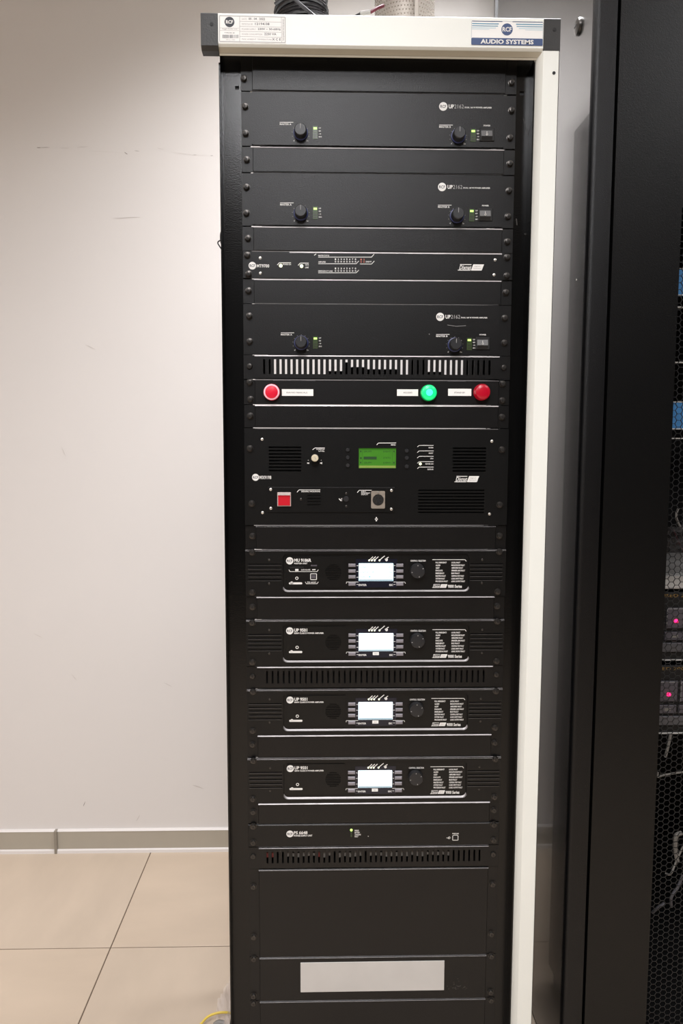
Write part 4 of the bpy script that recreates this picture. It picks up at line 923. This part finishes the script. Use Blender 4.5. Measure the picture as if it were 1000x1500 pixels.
for py, lab in ((868, 'upper drive unit with magenta light behind the mesh door'), (975, 'lower drive unit with magenta light behind the mesh door')):
    t, hh = eq('drive_unit', lab, 'server', py, py+100, group='drive units behind the mesh')
    MB().bev(-hwid, hwid, 0, .3, -hh, hh, .002).make('unit_body', M['inner'], t)
    k = 2*hh/100
    lo_x = at(975 if py == 868 else 969, 903, EY)[0]-t.location.x
    MB().text('USED 200', lo_x-.012, lo_x+.05, hh-.007*1-.002, hh-.003, -.0005).make('gold_lettering', M['gold'], t)
    o = MB()
    for q in range(5):
        x0 = lo_x+q*.043
        b_ = MB().bev(x0, x0+.038, -.004, .001, hh-52*k, hh-22*k, .002).make('drive_bay', M['bay'], t)
        MB().box(x0+.0008, x0+.0372, -.0046, -.0042, hh-23.5*k, hh-22.7*k).box(x0+.0002, x0+.001, -.0046, -.0042, hh-51*k, hh-23*k).make('bay_edge', M['dimprint'], b_)
        MB().lathe(x0+.019, hh-41*k, [(.0042, -.004), (.0036, -.006), (.0018, -.0075)], 14).make('bay_light', M['magenta'], b_)
        b2 = MB().bev(x0-.002, x0+.036, -.004, .001, hh-69*k, hh-57*k, .001).make('bay_latch', M['bay'], t)
        MB().box(x0+.012, x0+.024, -.0046, -.0038, hh-65*k, hh-61*k).make('latch_tab', M['cableg'], b2)
    MB().bev(-hwid, hwid, -.005, .001, hh-86*k, hh-73*k, .001).make('grey_drawer', M['greyp'], t)
    MB().box(-hwid, hwid, -.004, .001, hh-99*k, hh-97.5*k).make('pale_edge', M['whitep'], t)
for py, lab in ((449.5, 'thin pale shelf line just below the upper blue panel'), (530.5, 'thin pale shelf line between the two blue panels'), (642, 'thin pale shelf line just below the lower blue panel')):
    x, z = at(990, py, EY); tag(MB().box(EX0, EX1, EY, EY+.012, z-.0012, z+.0008).make('thin_shelf', M['whitep']), lab, 'shelf', 'thin shelves behind the mesh')
# crumpled film and cables
def cab(pts, r, m, lab, name='loose_cable'):
    tag(MB().tube(curve([pp(a, b, Yc) for a, b, Yc in pts]), r, 7).make(name, M[m]), lab, 'cable')
cab([(1000, 1131, .06), (985, 1133, .06), (970, 1136, .06), (963, 1138, .06), (963.5, 1131, .06)], .002, 'cableg', 'pale wire lying flat behind the mesh below the drive units')
cab([(982, 1075, .055), (979, 1090, .055), (974, 1109, .055)], .003, 'cableg', 'short pale cable end hanging right under the lower drive unit')
cab([(998, 1220, .055), (990, 1225, .055), (989, 1246, .06), (992, 1262, .06)], .0045, 'cableg', 'thick grey cable bend behind the lower mesh')
cab([(1000, 1240, .06), (990, 1262, .06), (982, 1280, .055), (974, 1279, .06)], .002, 'cableg', 'thin grey cable ends branching behind the lower mesh')
cab([(1000, 1282, .055), (992, 1300, .055), (983, 1314, .055), (983, 1328, .06)], .003, 'cablew', 'dark grey cable dropping behind the lower mesh')
cab([(973, 1323, .055), (964, 1329, .055), (955, 1337, .06)], .003, 'cablew', 'short dark grey cable end, leftmost behind the lower mesh')
cab([(993, 745, .055), (990, 756, .055), (994, 768, .06), (1000, 776, .06)], .0022, 'cableg', 'grey wire bundle behind the mesh under the lower blue panel')
cab([(986, 776, .06), (992, 790, .06), (1000, 808, .06)], .0015, 'cabler', 'dull red wire behind the mesh above the white shelf')
random.seed(21)
vv = []; ff = []; nx, nz = 14, 16
for j in range(nz):
    for i in range(nx):
        px = 955+i*5; py = 770+j*4.6; x, z = at(px, py, .05); vv.append((x, .05+random.uniform(-.008, .008), z+random.uniform(-.003, .003)))
for j in range(nz-1):
    for i in range(nx-1):
        a = j*nx+i; ff += [(a, a+1, a+nx+1), (a, a+nx+1, a+nx)]
tag(MB().add(vv, ff).make('plastic_film', mat('grey_film', (70, 67, 66), .25, alpha=.5)), 'crumpled translucent plastic film behind the mesh above the white shelf', 'plastic film')

# ================================================================== FLOOR CLUTTER LEFT OF THE RACK
def fz(px, py, Z=0.0): x, y = atz(px, py, Z); return (x, y, Z)
yc = [fz(270, 1560, .004), fz(288, 1510, .006), fz(296, 1498, .010), fz(305, 1489, .016), fz(318, 1484, .020), fz(330, 1483, .018), fz(337, 1484, .012)]
tag(MB().tube(curve(yc), .0026, 8).make('yellow_cable', M['yellow']), 'thin yellow cable curving over the floor tiles beside the rack foot', 'cable')
gc_ = [fz(314, 1502, .006), fz(320, 1498, .010), (fz(328, 1499, .008))]
tag(MB().tube(curve(gc_), .006, 8).make('cable_connector', M['cableg']), 'small grey connector on the floor under the yellow cable', 'connector')
vv = []; ff = []; nx, nz = 9, 12; random.seed(4)
for j in range(nz):
    for i in range(nx):
        x, y, _ = fz(322+i*3.5-(j*.8), 1436+j*8, .0); vv.append((x, y, .005+random.uniform(0, .02)*(i/nx+.3)))
for j in range(nz-1):
    for i in range(nx-1):
        if i+j < 4: continue
        a = j*nx+i; ff += [(a, a+1, a+nx+1), (a, a+nx+1, a+nx)]
tag(MB().add(vv, ff).make('plastic_bag', M['film']), 'crumpled clear plastic bag on the floor against the rack foot', 'plastic bag')
